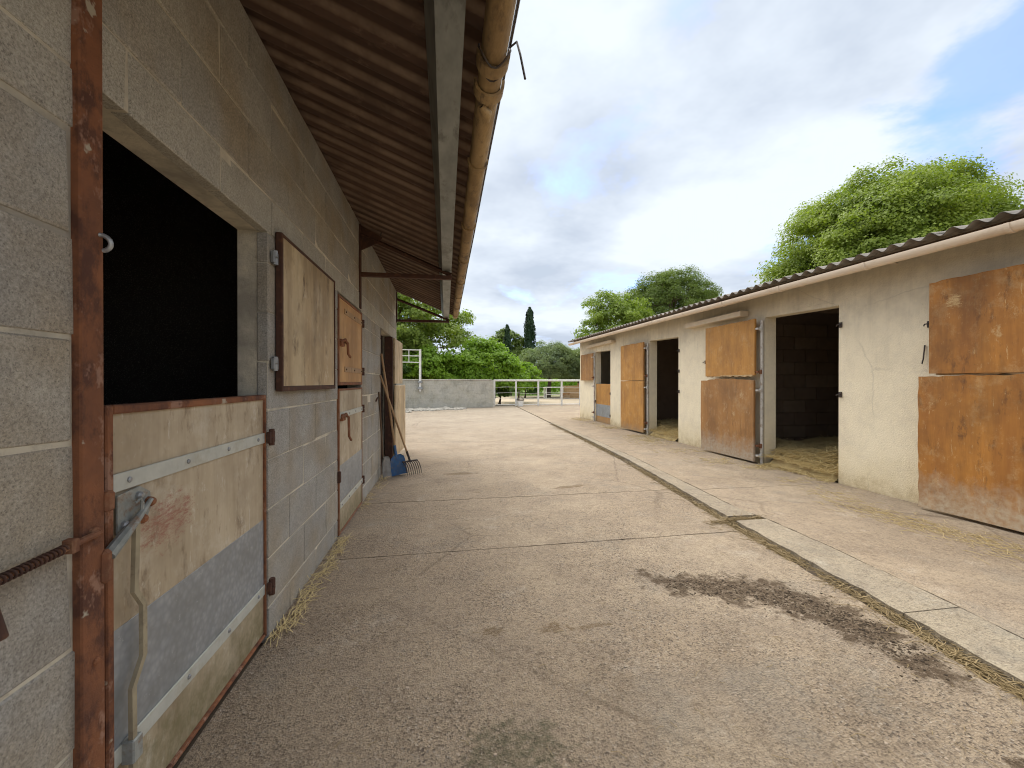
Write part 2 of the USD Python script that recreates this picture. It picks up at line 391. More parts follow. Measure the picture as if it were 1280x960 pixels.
# yard concrete
def mat_ground(name, tone=1.0, stains=True, agg=.8, bd=.006, tint=(.98, .985, 1.0)):
    g = G()
    x, y, z = g.sep(g.pos)
    c = g.mix(g.rng(g.noise(.55, 6, .6), .35, .65), (.50 * tone, .40 * tone, .282 * tone), (.40 * tone, .31 * tone, .213 * tone))
    c = g.mix(g.rng(g.noise(2.7, 7, .72), .42, .7, 0., .6), c, (.26 * tone, .205 * tone, .155 * tone))
    # trodden dirt close to the left wall
    dl = g.m('add', x, g.rng(g.noise(1.4, 5, .6), .2, .8, -.5, .5))
    if stains:
        c = g.mix(g.m('multiply', g.rng(dl, -.9, .55, 1., 0.), .38), c, (.275, .20, .13))
        c = g.mix(g.m('multiply', g.rng(g.m('add', y, g.rng(g.noise(.8, 4), .2, .8, -2., 2.)), 6., 15., 0., 1.), .45), c, (.52, .455, .36))
    ed = g.vor(.42, 'distance', v=g.mix(.12, g.pos, g.noise(1.1, 5, .7, out='color')), feature='distance_to_edge')
    ck = g.m('multiply', g.rng(ed, .0025, .007, 1., 0.), g.rng(g.noise(.5, 3), .46, .54))
    c = g.mix(g.m('multiply', ck, .4), c, (.12, .085, .055))
    c = g.mix(g.rng(g.noise(1.5, 8, .78, v=g.map(g.pos, loc=(7, 3, 1))), .52, .64, 0., .38), c, (.235, .175, .115))
    c = g.mix(g.rng(g.noise(3.3, 8, .8, v=g.map(g.pos, loc=(1, 9, 2))), .56, .66, 0., .35), c, (.58, .51, .41))
    # aggregate
    vv = g.vor(120)
    r, gg, bb = g.sep(vv)
    near = g.rng(g.noise(1.1, 5, .7), .36, .58, .25, 1.)
    c = g.mix(g.m('multiply', g.rng(r, .68, .95, 0., agg), near), c, (.11, .085, .065))
    c = g.mix(g.m('multiply', g.rng(gg, .84, .99, 0., agg * .6), near), c, (.55, .48, .39))
    v2 = g.vor(210)
    r2, g2, b2 = g.sep(v2)
    c = g.mix(g.rng(r2, .82, 1., 0., .6), c, (.10, .075, .055))
    c = g.mix(g.rng(g.noise(26, 7, .82), .50, .68, 0., .7), c, (.13, .093, .065))
    c = g.mix(g.rng(g.noise(70, 5, .85), .56, .68, 0., .7), c, (.10, .072, .05))
    c = g.mix(g.rng(g.noise(2.1, 6, .7, v=g.map(g.pos, loc=(9, 2, 5))), .54, .7, 0., .3), c, (.25, .235, .20))
    if stains:
        masks = [g.blob(1.74, 2.50, .42, .17, -.35, .9, 6), g.blob(2.10, 2.28, .38, .21, -.75, .85, 7), g.blob(2.25, 1.97, .27, .16, -1.35, .9, 6),
                 g.blob(2.24, 1.62, .18, .10, -1.4, .95, 7), g.blob(2.02, 1.14, .07, .04, -.8, .8, 8)]
        k = masks[0]
        for mm in masks[1:]:
            k = g.m('maximum', k, mm)
        k = g.m('multiply', k, g.rng(g.noise(20, 7, .85), .36, .50, .12, .96))
        c = g.mix(g.m('multiply', k, .9), c, (.085, .055, .031))
        spots = [g.blob(.25, 2.24, .055, .04, 0, .95, 26), g.blob(.58, 2.22, .075, .045, .3, .95, 26), g.blob(.80, 2.2, .13, .02, .1, .9, 26), g.blob(1.6, 5.2, .22, .06, .2, .95, 9), g.blob(.2, 6.2, .26, .08, .1, .95, 9)]
        k = spots[0]
        for mm in spots[1:]:
            k = g.m('maximum', k, mm)
        c = g.mix(g.m('multiply', k, g.rng(g.noise(45, 6, .8), .38, .55, .1, .75)), c, (.15, .095, .045))
        moss = g.m('multiply', g.blob(.25, 1.50, .19, .14, 0, .7, 14), g.rng(g.noise(30, 6, .8), .35, .6))
        c = g.mix(g.m('multiply', moss, .75), c, (.085, .085, .045))
    c = g.mix(1., c, tint, 'multiply')
    h = g.m('add', g.m('multiply', g.noise(48, 7, .8), 1.3), g.m('multiply', g.vor(120, 'distance'), .5))
    return g.make(name, c, .9, g.bump(h, bd, .9), spec=.2)
M['yard'] = mat_ground('yard_concrete', 1.0, True, .9, .017)
M['apron'] = mat_ground('apron_concrete', .86, False, .5, .007)
M['kerb'] = mat_ground('kerb_worn_concrete', .88, False, .6, .007, (.93, .99, 1.03))
M['drain'] = simple('drain_dirt', (.085, .06, .035), (.055, .04, .025), 10, .95, 60, .01)
M['joint_dirt'] = simple('joint_dirt', (.10, .075, .05), (.07, .052, .036), 8, .95, 80, .004)
# open ground beyond
g = G()
x, y, z = g.sep(g.pos)
dirt = g.mix(g.rng(g.noise(.35, 7, .65), .35, .65), (.47, .40, .30), (.38, .31, .22))
grass = g.mix(g.rng(g.noise(1.2, 7, .7), .3, .7), (.13, .19, .045), (.08, .125, .03))
yy = g.m('add', y, g.rng(g.noise(.12, 5, .6), .2, .8, -9., 9.))
M['terrain'] = g.make('dirt_and_grass', g.mix(g.rng(yy, 37., 41.), dirt, grass), .95, g.bump(g.noise(9, 6, .7), .05, .7), spec=.1)

# straw, with a tone per strand
def mat_straw(name, a, b, c):
    g = G()
    rp = g.n('geometry', 'random_per_island')
    return g.make(name, g.ramp(rp, [(0, a), (.45, b), (1, c)]), .6, spec=.35)
M['straw'] = mat_straw('dry_straw', (.58, .46, .23), (.70, .60, .36), (.44, .33, .15))
M['old_straw'] = mat_straw('trodden_straw', (.26, .19, .09), (.50, .40, .21), (.085, .06, .035))

M['litter'] = simple('trampled_litter', (.54, .42, .20), (.36, .26, .12), 9, .9, 90, .006, (.60, .49, .26), 22)
def mat_leaf(name, dark, mid, light, trans=.35, rough=.5):
    g = G()
    rp = g.n('geometry', 'random_per_island')
    c = g.ramp(rp, [(0, dark), (.5, mid), (1, light)])
    big = g.rng(g.noise(.9, 3), .35, .65)
    c = g.mix(big, c, g.mix(1., c, (1.25, 1.18, .9), 'multiply'))
    p = g.n('principled_bsdf', 'BSDF', base_color=c, roughness=rough, specular_ior_level=.3)
    t = g.n('translucent_bsdf', 'BSDF', color=g.mix(1., c, (1.3, 1.45, .6), 'multiply'))
    mx = g.n('mix_closure', 'closure', fac=trans, closure1=p, closure2=t)
    return usdkit.material(stage, '/World/Looks/' + name, g.nodes, g.links, surface=str(mx))
M['leaf_big'] = mat_leaf('spring_leaf', (.20, .265, .045), (.27, .335, .065), (.36, .42, .11))
M['leaf_left'] = mat_leaf('young_leaf', (.17, .235, .045), (.25, .31, .07), (.36, .41, .14))
M['leaf_bright'] = mat_leaf('bright_leaf', (.17, .285, .025), (.25, .37, .04), (.34, .45, .07))
M['leaf_pine'] = mat_leaf('pine_needle', (.12, .17, .04), (.165, .225, .055), (.22, .28, .08), .35)
M['leaf_pine_light'] = mat_leaf('light_pine_needle', (.18, .25, .045), (.25, .32, .065), (.32, .39, .10), .35)
M['leaf_cypress'] = mat_leaf('cypress_scale', (.025, .052, .022), (.04, .075, .03), (.065, .105, .04), .1)
M['leaf_silver'] = mat_leaf('silver_leaf', (.18, .235, .13), (.26, .31, .19), (.40, .44, .32), .3)
M['leaf_dark'] = mat_leaf('dark_leaf', (.05, .095, .02), (.08, .135, .028), (.12, .185, .04), .25)

# ---------------------------------------------------------------- generators
def strands(p, length=.14, rad=.0016, flat=.35, heading=None, seed=0, lift=.0):
    """many bent three-sided straw stalks as one mesh; p = (n, 3) centres"""
    rg = np.random.default_rng(seed)
    n = len(p)
    th = rg.uniform(0, 2 * np.pi, n) if heading is None else heading + rg.normal(0, .5, n)
    el = rg.normal(0, flat, n)
    L = length * rg.uniform(.4, 1.3, n)
    d = np.stack([np.cos(th) * np.cos(el), np.sin(th) * np.cos(el), np.sin(el)], 1)
    side = np.stack([-np.sin(th), np.cos(th), np.zeros(n)], 1)
    up = np.cross(d, side)
    bend = (rg.normal(0, .10, n) * L)[:, None] * side + (np.abs(rg.normal(0, .06, n)) * L)[:, None] * np.array([0, 0, 1.])
    r = rad * rg.uniform(.6, 1.4, n)
    V = np.zeros((n, 9, 3))
    for i, t in enumerate((-.5, 0, .5)):
        c = p + d * (L * t)[:, None] + (bend if i == 1 else 0)
        c[:, 2] = np.maximum(c[:, 2], p[:, 2] - .004 + lift)
        for k in range(3):
            a = k * 2 * np.pi / 3 + .5
            V[:, i * 3 + k] = c + r[:, None] * (math.cos(a) * side + math.sin(a) * up)
    f = []
    for i in range(2):
        for k in range(3):
            a, b, c, e = i * 3 + k, i * 3 + (k + 1) % 3, (i + 1) * 3 + (k + 1) % 3, (i + 1) * 3 + k
            f += [(a, b, c), (a, c, e)]
    Fc = (np.array(f)[None] + (np.arange(n) * 9)[:, None, None]).reshape(-1, 3)
    return V.reshape(-1, 3), Fc

def leaves(c, nrm, size, aspect, rg):
    n = len(c)
    nrm = nrm / (np.linalg.norm(nrm, axis=1, keepdims=True) + 1e-9)
    a = rg.normal(size=(n, 3)); u = np.cross(nrm, a); u /= np.linalg.norm(u, axis=1, keepdims=True) + 1e-9
    w = np.cross(nrm, u)
    s = (size * rg.uniform(.5, 1.5, n))[:, None]
    V = np.stack([c - u * s * .5, c + w * s * .5 / aspect + nrm * s * .08, c + u * s * .5, c - w * s * .5 / aspect + nrm * s * .08], 1)
    f = np.array([[0, 1, 2], [0, 2, 3]])
    return V.reshape(-1, 3), (f[None] + (np.arange(n) * 4)[:, None, None]).reshape(-1, 3)

def crown(center, radii, clumps, per, size, aspect=1.6, seed=0, clump=.2, low=-.35, shell=(.62, 1.0), lump=.22, droop=.0, squash=.75):
    rg = np.random.default_rng(seed)
    center, radii = np.array(center, float), np.array(radii, float)
    d = rg.normal(size=(clumps * 4, 3)); d /= np.linalg.norm(d, axis=1, keepdims=True)
    d = d[d[:, 2] > low][:clumps]
    k = rg.uniform(*shell, len(d)) * (1 + lump * (meshkit.fbm(d * 2.2 + seed * 3.7, 3, seed) - .5) * 2)
    cc = center + d * k[:, None] * radii
    cr = clump * radii.mean() * rg.uniform(.45, 1.6, len(d))
    P, Nn = [], []
    for i in range(len(d)):
        m = max(6, int(per * (cr[i] / (clump * radii.mean())) ** 2))
        q = rg.normal(size=(m, 3)); q /= np.linalg.norm(q, axis=1, keepdims=True)
        q[:, 2] = np.where(q[:, 2] < -.25, -q[:, 2] * .6, q[:, 2])
        rr = cr[i] * rg.uniform(.3, 1.1, m) ** .6 * np.where(rg.random(m) < .10, rg.uniform(1., 1.28, m), 1.)
        off = q * rr[:, None] * np.array([1, 1, squash])
        off[:, 2] -= droop * (off[:, 0] ** 2 + off[:, 1] ** 2) / max(cr[i], 1e-3)
        P.append(cc[i] + off)
        Nn.append(q + .5 * d[i] + rg.normal(0, .55, (m, 3)) + [0, 0, .35])
    return leaves(np.vstack(P), np.vstack(Nn), size, aspect, rg), cc

def limbs(base, top, r, targets, seed=0, n=14, bend=.4):
    """tapered trunk and limbs reaching into the crown"""
    rg = np.random.default_rng(seed)
    base, top = np.array(base, float), np.array(top, float)
    ts = np.linspace(0, 1, 7)
    path = base + (top - base) * ts[:, None] + np.stack([np.sin(ts * 3.1) * bend * .3, np.sin(ts * 2.3 + 1) * bend * .2 - np.sin(1) * bend * .2, ts * 0], 1)
    ms = [tube(path, r * (1 - .62 * ts) * (1 + .45 * np.exp(-ts * 14)), 9)]
    pick = rg.permutation(len(targets))[:n]
    for i in pick:
        s = path[rg.integers(3, 7)]
        e = targets[i]
        mid = (s + e) / 2 + rg.normal(0, .12, 3) * np.linalg.norm(e - s) + [0, 0, .12 * np.linalg.norm(e - s)]
        tt = np.linspace(0, 1, 6)[:, None]
        q = s * (1 - tt) ** 2 + 2 * mid * tt * (1 - tt) + e * tt ** 2
        ms.append(tube(q, np.linspace(r * .36, r * .05, 6), 6))
    return cat(ms)

def tree(name, label, catg, base, center, radii, leaf, clumps, per, size, aspect=1.6, seed=0, r=.22, nl=14, group=None, **kw):
    t = xf(name, label=label, cat=catg, group=group)
    c, cc = crown(center, radii, clumps, per, size, aspect, seed, **kw)
    top = np.array(center) + [0, 0, radii[2] * .25]
    obj('trunk', limbs(base, top, r, cc, seed, nl), M['bark'], t, smooth=True)
    obj('crown', c, M[leaf], t)
    return t

# ---------------------------------------------------------------- ground
gx = np.concatenate([np.linspace(-400, -30, 8), np.linspace(-24, 40, 33), np.linspace(60, 400, 8)])
gy = np.concatenate([np.linspace(-300, -20, 5), np.linspace(-12, 60, 37), np.linspace(80, 900, 10)])
X, Y = np.meshgrid(gx, gy)
Z = np.where(Y > 27, .16 * meshkit.fbm(np.stack([X / 6, Y / 6, X * 0], -1), 3, 2) - .06, -.075)
nx = len(gx)
ii = (np.arange(len(gy) - 1)[:, None] * nx + np.arange(nx - 1)[None]).ravel()
GF = np.vstack([np.stack([ii, ii + 1, ii + nx + 1], 1), np.stack([ii, ii + nx + 1, ii + nx], 1)])
obj('ground', (np.stack([X, Y, Z], -1).reshape(-1, 3), GF), M['terrain'], smooth=True, kind='structure')

DR = np.array([(2.16, -2.5), (2.40, .6), (2.46, 1.42), (2.57, 2.16), (2.70, 3.70), (2.88, 5.2), (3.06, 6.84), (3.22, 9.3), (3.34, 11.94), (3.55, 16.0), (3.9, 23.0)])
def drx(y):
    return np.interp(y, DR[:, 1], DR[:, 0])
DW = lambda y: np.interp(y, [-2, 9, 13.5, 25], [.052, .05, .010, .002])     # half width of the drain
KW = lambda y: np.interp(y, [-2, 1.6, 2.9, 3.6, 3.9, 5.8, 8, 12, 13.8], [.44, .40, .38, .34, .26, .20, .16, .10, .0])   # kerb strip width

def slab(poly, mat, parent, name='concrete_slab', z=0.0, seed=0, step=.5, wob=.004, **kw):
    m = extrude_z(poly, z - .07, z)
    return obj(name, m, mat, parent, **kw)

yard = xf('yard', kind='structure')
ycuts = [(-2.5, 3.33), (3.33, 4.82), (4.82, 9.5), (9.5, 14.2), (14.2, 19.4), (19.4, 25.5)]
def ragged(pts, seed, amp=.004, step=.06):
    """line with a slightly chipped course"""
    out, rg = [], np.random.default_rng(seed)
    for a, b in zip(pts[:-1], pts[1:]):
        a, b = np.array(a), np.array(b)
        k = max(1, int(np.linalg.norm(b - a) / step))
        nrm = np.array([-(b - a)[1], (b - a)[0]]) / np.linalg.norm(b - a)
        for t in np.arange(k) / k:
            w = (rg.normal() * amp) if 0 < t else 0
            out.append(a + (b - a) * t + nrm * w)
    out.append(np.array(pts[-1]))
    return out
JW = .006
def ytilt(x, y):       # the joints run a little askew
    return y + .06 * (x + .7) / 3.2 * (1 if y < 4 else .4) * (1 if y > -2 and y < 15 else 0)
for i, (a, b) in enumerate(ycuts):
    ylist = [yy for yy in np.arange(a, b, .4)] + [b]
    ar, br = ytilt(3, a), ytilt(3, b)
    left = -.93 if b < 9 else (-8.0)
    lx = -.93 if a < 8 else -8.0
    if i == 2:
        lpts = [(-.93, a + JW), (-.93, 8.15), (-8.0, 8.15), (-8.0, b - JW)]
    else:
        lpts = [(lx, a + JW), (lx, b - JW)]
    rpts = [(drx(yy) - DW(yy), yy) for yy in np.linspace(br - JW, ar + JW, max(3, int((b - a) / .4)))]
    far = ragged([lpts[-1], rpts[0]], 31 + i, .003, .10)
    drn = ragged(rpts, 51 + i, .006, .07)
    near = ragged([rpts[-1], lpts[0]], 71 + i, .003, .10)
    poly = Polygon([tuple(p) for p in lpts[:-1]] + [tuple(p) for p in far] + [tuple(p) for p in drn[1:]] + [tuple(p) for p in near[1:-1]]).buffer(0)
    slab(poly, M['yard'], yard)
# bed of dirt showing in the joints and the drain
obj('joint_bed', box(-8, 12, -2.5, 25.4, -.068, -.022, .001), M['joint_dirt'], yard)

apron = xf('apron', kind='structure')
acuts = [(-2.5, 4.72), (4.72, 8.4), (8.4, 12.1), (12.1, 15.9), (15.9, 25.5)]
for i, (a, b) in enumerate(acuts):
    yl = np.linspace(a + .005, b - .005, max(4, int((b - a) / .35)))
    lp = ragged([(drx(q) + DW(q) + KW(q) + (.008 if q < 13.4 else .001), q) for q in yl], 91 + i, .005, .08)
    rx = 5.099 if i < 4 else 12.0
    if i == 3:
        rp = [(5.099, a + .005), (5.099, 15.38), (12.0, 15.38), (12.0, b - .005)]
    else:
        rp = [(rx, a + .005), (rx, b - .005)]
    far = ragged([tuple(lp[-1]), rp[-1]], 15 + i, .004, .1)
    poly = Polygon([tuple(p) for p in rp] + [tuple(p) for p in far[::-1][1:]] + [tuple(p) for p in lp[::-1][1:]]).buffer(0)
    slab(poly, M['apron'], apron, z=.024)
kerb = xf('kerb', kind='structure')
for i, (a, b) in enumerate([(-2.5, .4), (.4, 2.0), (2.0, 3.60), (3.72, 5.6), (5.6, 8.0), (8.0, 11.5), (11.5, 13.4)]):
    yl = np.linspace(a + .004, b - .004, max(4, int((b - a) / .3)))
    lp = ragged([(drx(q) + DW(q), q) for q in yl], 111 + i, .006, .06)
    rp = ragged([(drx(q) + DW(q) + KW(q) - .006, q) for q in yl[::-1]], 131 + i, .004, .08)
    slab(Polygon([tuple(p) for p in lp] + [tuple(p) for p in rp]).buffer(0), M['kerb'], kerb, name='kerb_slab', z=.026)

# ---------------------------------------------------------------- left stable of concrete blocks
XL, XI, LY0, LY1, LTOP = -.92, -1.07, -1.5, 8.15, 3.085
LSTABLE = xf('block_stable', label='long grey concrete block stable with rusty framed half doors on the left of the yard', cat='stable')
OPEN_L = [(1.27, 2.36, 0., 2.14), (3.78, 4.81, 0., 2.14), (6.20, 7.42, 0., 2.14)]
core = sbox(LY0, 0 - .05, LY1, LTOP)
e = .006
for a, b, c, d in OPEN_L:
    core = core.difference(sbox(a - e, c - .1, b + e, d + e))
wall_l = obj('wall', extrude_x(core, XI, XL - .0055), M['mortar'], LSTABLE)
zj = [0., .16, .42, .68, .94, 1.20, 1.46, 1.72, 1.98, 2.14, 2.33, 2.59, 2.84, 3.08]
rg = np.random.default_rng(3)
for k in range(len(zj) - 1):
    z0, z1 = zj[k], zj[k + 1]
    lint = abs(z0 - 2.14) < .01
    off = (2.92 if k % 2 else 2.66) + (.0 if not lint else .0)
    js = off + np.arange(-12, 14) * .51
    segs = [(LY0, LY1)]
    if z0 < 2.13:
        segs = [(LY0, 1.27), (2.36, 3.78), (4.81, 6.20), (7.42, LY1)]
    for s0, s1 in segs:
        jj = [s0] + [q + (0 if s0 > 2 or s0 < -2 or z0 > 2.1 else .32) for q in js if s0 + .07 < q < s1 - .07] + [s1]
        jj = sorted(q for q in jj if s0 <= q <= s1)
        for a, b in zip(jj[:-1], jj[1:]):
            if b - a < .04:
                continue
            ga = .005 if a > s0 + .001 else (0.0 if z0 < 2.13 and s0 > LY0 else .004)
            gb = .005 if b < s1 - .001 else (0.0 if z0 < 2.13 and s1 < LY1 else .004)
            out = XL + rg.uniform(-.0015, .0012)
            h = .0035 if z0 > 1.9 else rg.uniform(.003, .0055)
            if b < 1.3 and z0 < 2.1:
                h = .0075
            tb = (0.004 if z1 < 3.05 else 0)
            bv, bf = box(XL - .055, out, a + ga, b - gb, z0 + h, z1 - tb, .0035)
            fr = bv[:, 0] > XL - .02
            bv[fr] += rg.normal(0, .0011, (fr.sum(), 3)) * [.6, 1, 1]
            for _ in range(rg.integers(0, 3)):       # a knocked corner
                cy, cz_ = (a + ga if rg.random() < .5 else b - gb), (z0 + h if rg.random() < .5 else z1 - tb)
                nr_ = fr & (np.abs(bv[:, 1] - cy) < .01) & (np.abs(bv[:, 2] - cz_) < .01)
                bv[nr_] += (np.array([out, (a + b) / 2, (z0 + z1) / 2]) - bv[nr_]) * [0, .03, .05] * rg.uniform(.3, 1) - [.003, 0, 0]
            obj('block', (bv, bf), M['lintel'] if lint else M['block'], wall_l)
# soffits of the openings and the room behind
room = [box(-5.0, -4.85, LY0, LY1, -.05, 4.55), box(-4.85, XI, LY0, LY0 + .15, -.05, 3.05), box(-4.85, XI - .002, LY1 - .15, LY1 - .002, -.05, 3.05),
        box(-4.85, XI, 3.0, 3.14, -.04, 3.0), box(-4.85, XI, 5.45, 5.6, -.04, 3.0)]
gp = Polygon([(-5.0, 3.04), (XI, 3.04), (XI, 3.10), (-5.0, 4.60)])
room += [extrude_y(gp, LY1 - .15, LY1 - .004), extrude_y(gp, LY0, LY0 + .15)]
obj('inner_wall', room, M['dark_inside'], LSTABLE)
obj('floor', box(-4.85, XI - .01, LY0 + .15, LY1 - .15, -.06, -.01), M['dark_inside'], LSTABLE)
# roof of corrugated sheets, falling towards the yard
def corr(x0, z0, x1, z1, y0, y1, pitch=.177, amp=.025, th=.0065, seg=10, nl=3, phase=0.):
    ny = int(round((y1 - y0) / pitch * seg)) + 1
    ys = np.linspace(y0, y1, ny)
    ts = np.linspace(0, 1, nl)
    d = np.array([x1 - x0, z1 - z0]); d /= np.linalg.norm(d)
    nr = np.array([-d[1], d[0]]);  nr = nr if nr[1] > 0 else -nr
    V = []
    for sgn in (0, 1):
        for t in ts:
            w = amp * np.sin(2 * np.pi * (ys - phase) / pitch) + sgn * th
            V.append(np.stack([x0 + (x1 - x0) * t + nr[0] * w, ys, z0 + (z1 - z0) * t + nr[1] * w], 1))
    V = np.vstack(V)
    f = []
    L = nl * ny
    for s in (0, 1):
        for i in range(nl - 1):
            a = s * L + i * ny + np.arange(ny - 1)
            q = np.stack([a, a + 1, a + ny + 1, a + ny], 1)
            if s == 0: q = q[:, ::-1]
            f += [q[:, [0, 1, 2]], q[:, [0, 2, 3]]]
    for i in (0, nl - 1):
        a = i * ny + np.arange(ny - 1)
        f += [np.stack([a, a + 1, a + 1 + L], 1), np.stack([a, a + 1 + L, a + L], 1)]
    return V, np.vstack(f)
SL = .40
roofz = lambda x: 3.105 - SL * (x - XL)
rt_l = xf('roof', LSTABLE)
y, k = LY0 - .1, 0
SW = 5 * .177
while y < 8.2:
    y1 = min(y + SW, 8.22)
    dz = .004 if k % 2 else 0.0
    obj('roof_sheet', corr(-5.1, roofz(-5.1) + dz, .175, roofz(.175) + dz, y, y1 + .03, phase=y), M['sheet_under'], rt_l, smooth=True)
    y += SW; k += 1
def bar_yz(name, prof, y0, y1, mat, parent, **kw):
    return obj(name, extrude_y(Polygon(prof), y0, y1), mat, parent, **kw)
# purlin near the eave: a folded galvanised section, in two lengths
pz = lambda x: roofz(x) - .030
prof = [(-.078, pz(-.078)), (-.036, 2.592), (.062, 2.592), (.066, 2.610), (.058, 2.600), (-.032, 2.600), (-.070, pz(-.07) - .002), (.03, pz(.03)), (.03, pz(.03) + .006), (-.078, pz(-.078) + .006)]
prof = [(-.078, pz(-.078)), (-.036, 2.592), (.066, 2.592), (.066, 2.625), (.060, 2.625), (.060, 2.600), (-.031, 2.600), (-.069, pz(-.069) - .004), (.04, pz(.04) - .003), (.04, pz(.04) + .003)]
bar_yz('purlin', prof, LY0, 4.78, M['steel_beam'], LSTABLE)
bar_yz('purlin', prof, 4.80, 8.19, M['steel_beam'], LSTABLE)
# brackets that carry the purlin
for yb, full in ((4.70, True), (8.10, False)):
    br = xf('bracket', LSTABLE)
    obj('arm', box(XL - .03, .07, yb, yb + .05, 2.50, 2.545, .003), M['dark_rust'], br)
    p0, p1 = np.array([XL, yb + .025, 2.965 if full else 2.93]), np.array([.06, yb + .025, 2.555])
    obj('brace', tube([p0, p1], .024, 4), M['dark_rust'], br)
    obj('upright', box(XL - .02, XL + .016, yb - .012 if full else yb, yb + .05, 2.15 if full else 2.48, 3.06, .002), M['dark_rust'], br)
    if full:
        obj('gusset', extrude_y(Polygon([(XL + .016, 2.78), (XL + .016, 3.05), (XL + .24, 2.93), (XL + .2, 2.87)]), yb + .01, yb + .018), M['dark_rust'], br)
        obj('rod', tube([(XL + .2, yb + .03, 2.9), (XL + .235, yb + .03, 3.02)], .006, 6), M['black_iron'], br)
# old half-round gutter with collars
def half_pipe(cx, cz, r, y0, y1, th=.004, n=12, zfun=None, lip=True):
    a = np.linspace(math.pi * 1.0, math.pi * 2.0, n)
    o = [(cx + r * math.cos(t), cz + r * math.sin(t)) for t in a]
    o += [(cx + r * 1.0, cz + .012)] if lip else []
    i = [(cx + (r - th) * math.cos(t), cz + (r - th) * math.sin(t)) for t in a[::-1]]
    st = [(cx - r, cz + .012)]
    poly = Polygon(o + ([(cx + r - th, cz + .012)] if lip else []) + i + [(cx - r + th, cz + .012)] + st)
    v, f = extrude_y(poly, y0, y1)
    return v, f
GX, GZ, GR = .187, 2.640, .050
gut = obj('gutter', half_pipe(GX, GZ, GR, LY0, 8.2), M['gutter_old'], LSTABLE, smooth=30)
for yc in (.55, 1.62, 1.78, 2.42, 3.40, 4.35, 5.3, 6.2, 7.1, 7.9):
    w = .06 if yc in (1.62, 1.78) else .03
    obj('collar', half_pipe(GX, GZ, GR + (.016 if w > .05 else .010), yc, yc + w, .012), M['gutter_old'], gut, smooth=30)
obj('gutter_lump', tube([(GX - .03, 1.86, GZ - GR - .004), (GX, 1.9, GZ - GR - .012), (GX + .01, 1.96, GZ - GR - .006)], [.012, .026, .01], 8), M['gutter_old'], gut, smooth=True)
ring = [(GX + (GR + .012) * math.cos(t), 1.60 + .02 * math.sin(3 * t), GZ + (GR + .012) * math.sin(t)) for t in np.linspace(math.pi * .9, 2.1 * math.pi, 16)]
obj('wire', cat([tube(ring + [(GX + .082, 1.57, GZ + .01), (GX + .09, 1.54, GZ - .06), (GX + .105, 1.52, GZ - .165)], .0042, 6), tube(np.array(ring) + [0, .075, 0], .0032, 6)]), M['black_iron'], gut)
obj('cable', tube([(GX + GR + .012, q, GZ + .03 + .006 * math.sin(q * 3)) for q in np.linspace(LY0, 8.2, 24)], .006, 6), M['black_iron'], LSTABLE)
# tall rusty post beside the near door
post = obj('post', [box(-.962, -.905, 1.203, 1.277, 0, 3.02, .004), box(-1.0, -.915, 1.2765, 1.284, 0, 3.0, .002)], M['post_rust'], LSTABLE)
rp = np.array([(-.905 + .022 * math.sin(t), 1.262 + .004 * t, 1.722 + .019 * math.cos(t)) for t in np.linspace(0, math.pi, 9)])
obj('eye_ring', tube(rp, .006, 8), M['grey_metal'], post, smooth=True)
obj('rivet', cat([bolt((-.905, 1.238, .958), 0, .017, .012), bolt((-.905, 1.245, .62), 0, .01, .007), bolt((-.905, 1.24, .33), 0, .012, .008)]), M['rust'], post)
obj('stop_plate', box(-.93, -.895, 1.272, 1.302, 1.00, 1.055, .006), M['rust'], post)
obj('stop_plate', box(-.93, -.893, 1.262, 1.292, .81, .90, .01), M['rust'], post)
# sprung draw bolt
p0, p1 = np.array([-.893, 1.24, .958]), np.array([-.885, .955, .952])
dd = (p1 - p0) / np.linalg.norm(p1 - p0)
sb = obj('spring_bolt', cat([tube([p0, p0 + dd * .12], .0085, 8), box(-.902, -.876, 1.142, 1.162, .940, .974, .003), tube([p0 + dd * .1, p1], .006, 8)]), M['rust'], LSTABLE)
th = np.linspace(0, 2 * math.pi * 15, 200)
sp = p0 + dd * (.105 + .17 * th / th[-1])[:, None] + .0092 * np.stack([np.cos(th), 0 * th, np.sin(th)], 1)
obj('spring', tube(sp, .0028, 5), M['dark_rust'], sb, smooth=True)
obj('bolt_handle', tube([p1 + [0, .012, .01], p1 + [.004, .008, -.05], p1 + [.012, .012, -.11]], [.009, .013, .016], 8), M['dark_rust'], sb, smooth=True)

# ---- half doors of the block stable
def plank_panel(y0, y1, z0, z1, x0, x1, b=.003):
    return box(x0, x1, y0, y1, z0, z1, b)
def frame_strips(y0, y1, z0, z1, xb, xf_, wl, wr, wt, wb):
    return [box(xb, xf_, y0, y0 + wl, z0, z1), box(xb, xf_, y1 - wr, y1, z0, z1), box(xb, xf_ - .0008, y0 + wl, y1 - wr, z1 - wt, z1), box(xb, xf_ - .0008, y0 + wl, y1 - wr, z0, z0 + wb)]
def strap(y0, y1, z, xb, w=.05, bolts=3, tilt=0.):
    m = box(xb, xb + .006, y0, y1, z - w / 2, z + w / 2, .0015)
    bs = [bolt((xb + .006, y0 + (y1 - y0) * t, z), 0, .009, .006) for t in np.linspace(.06, .92, bolts)]
    return m, cat(bs)
def hinge(y, z, x, r=.016, h=.085):
    return cat([tube([(x, y, z - h / 2), (x, y, z - .004)], r, 8), tube([(x, y, z + .004), (x, y, z + h / 2)], r, 8), box(x - .012, x + .006, y - .03, y + .035, z - .03, z + .03, .002)])

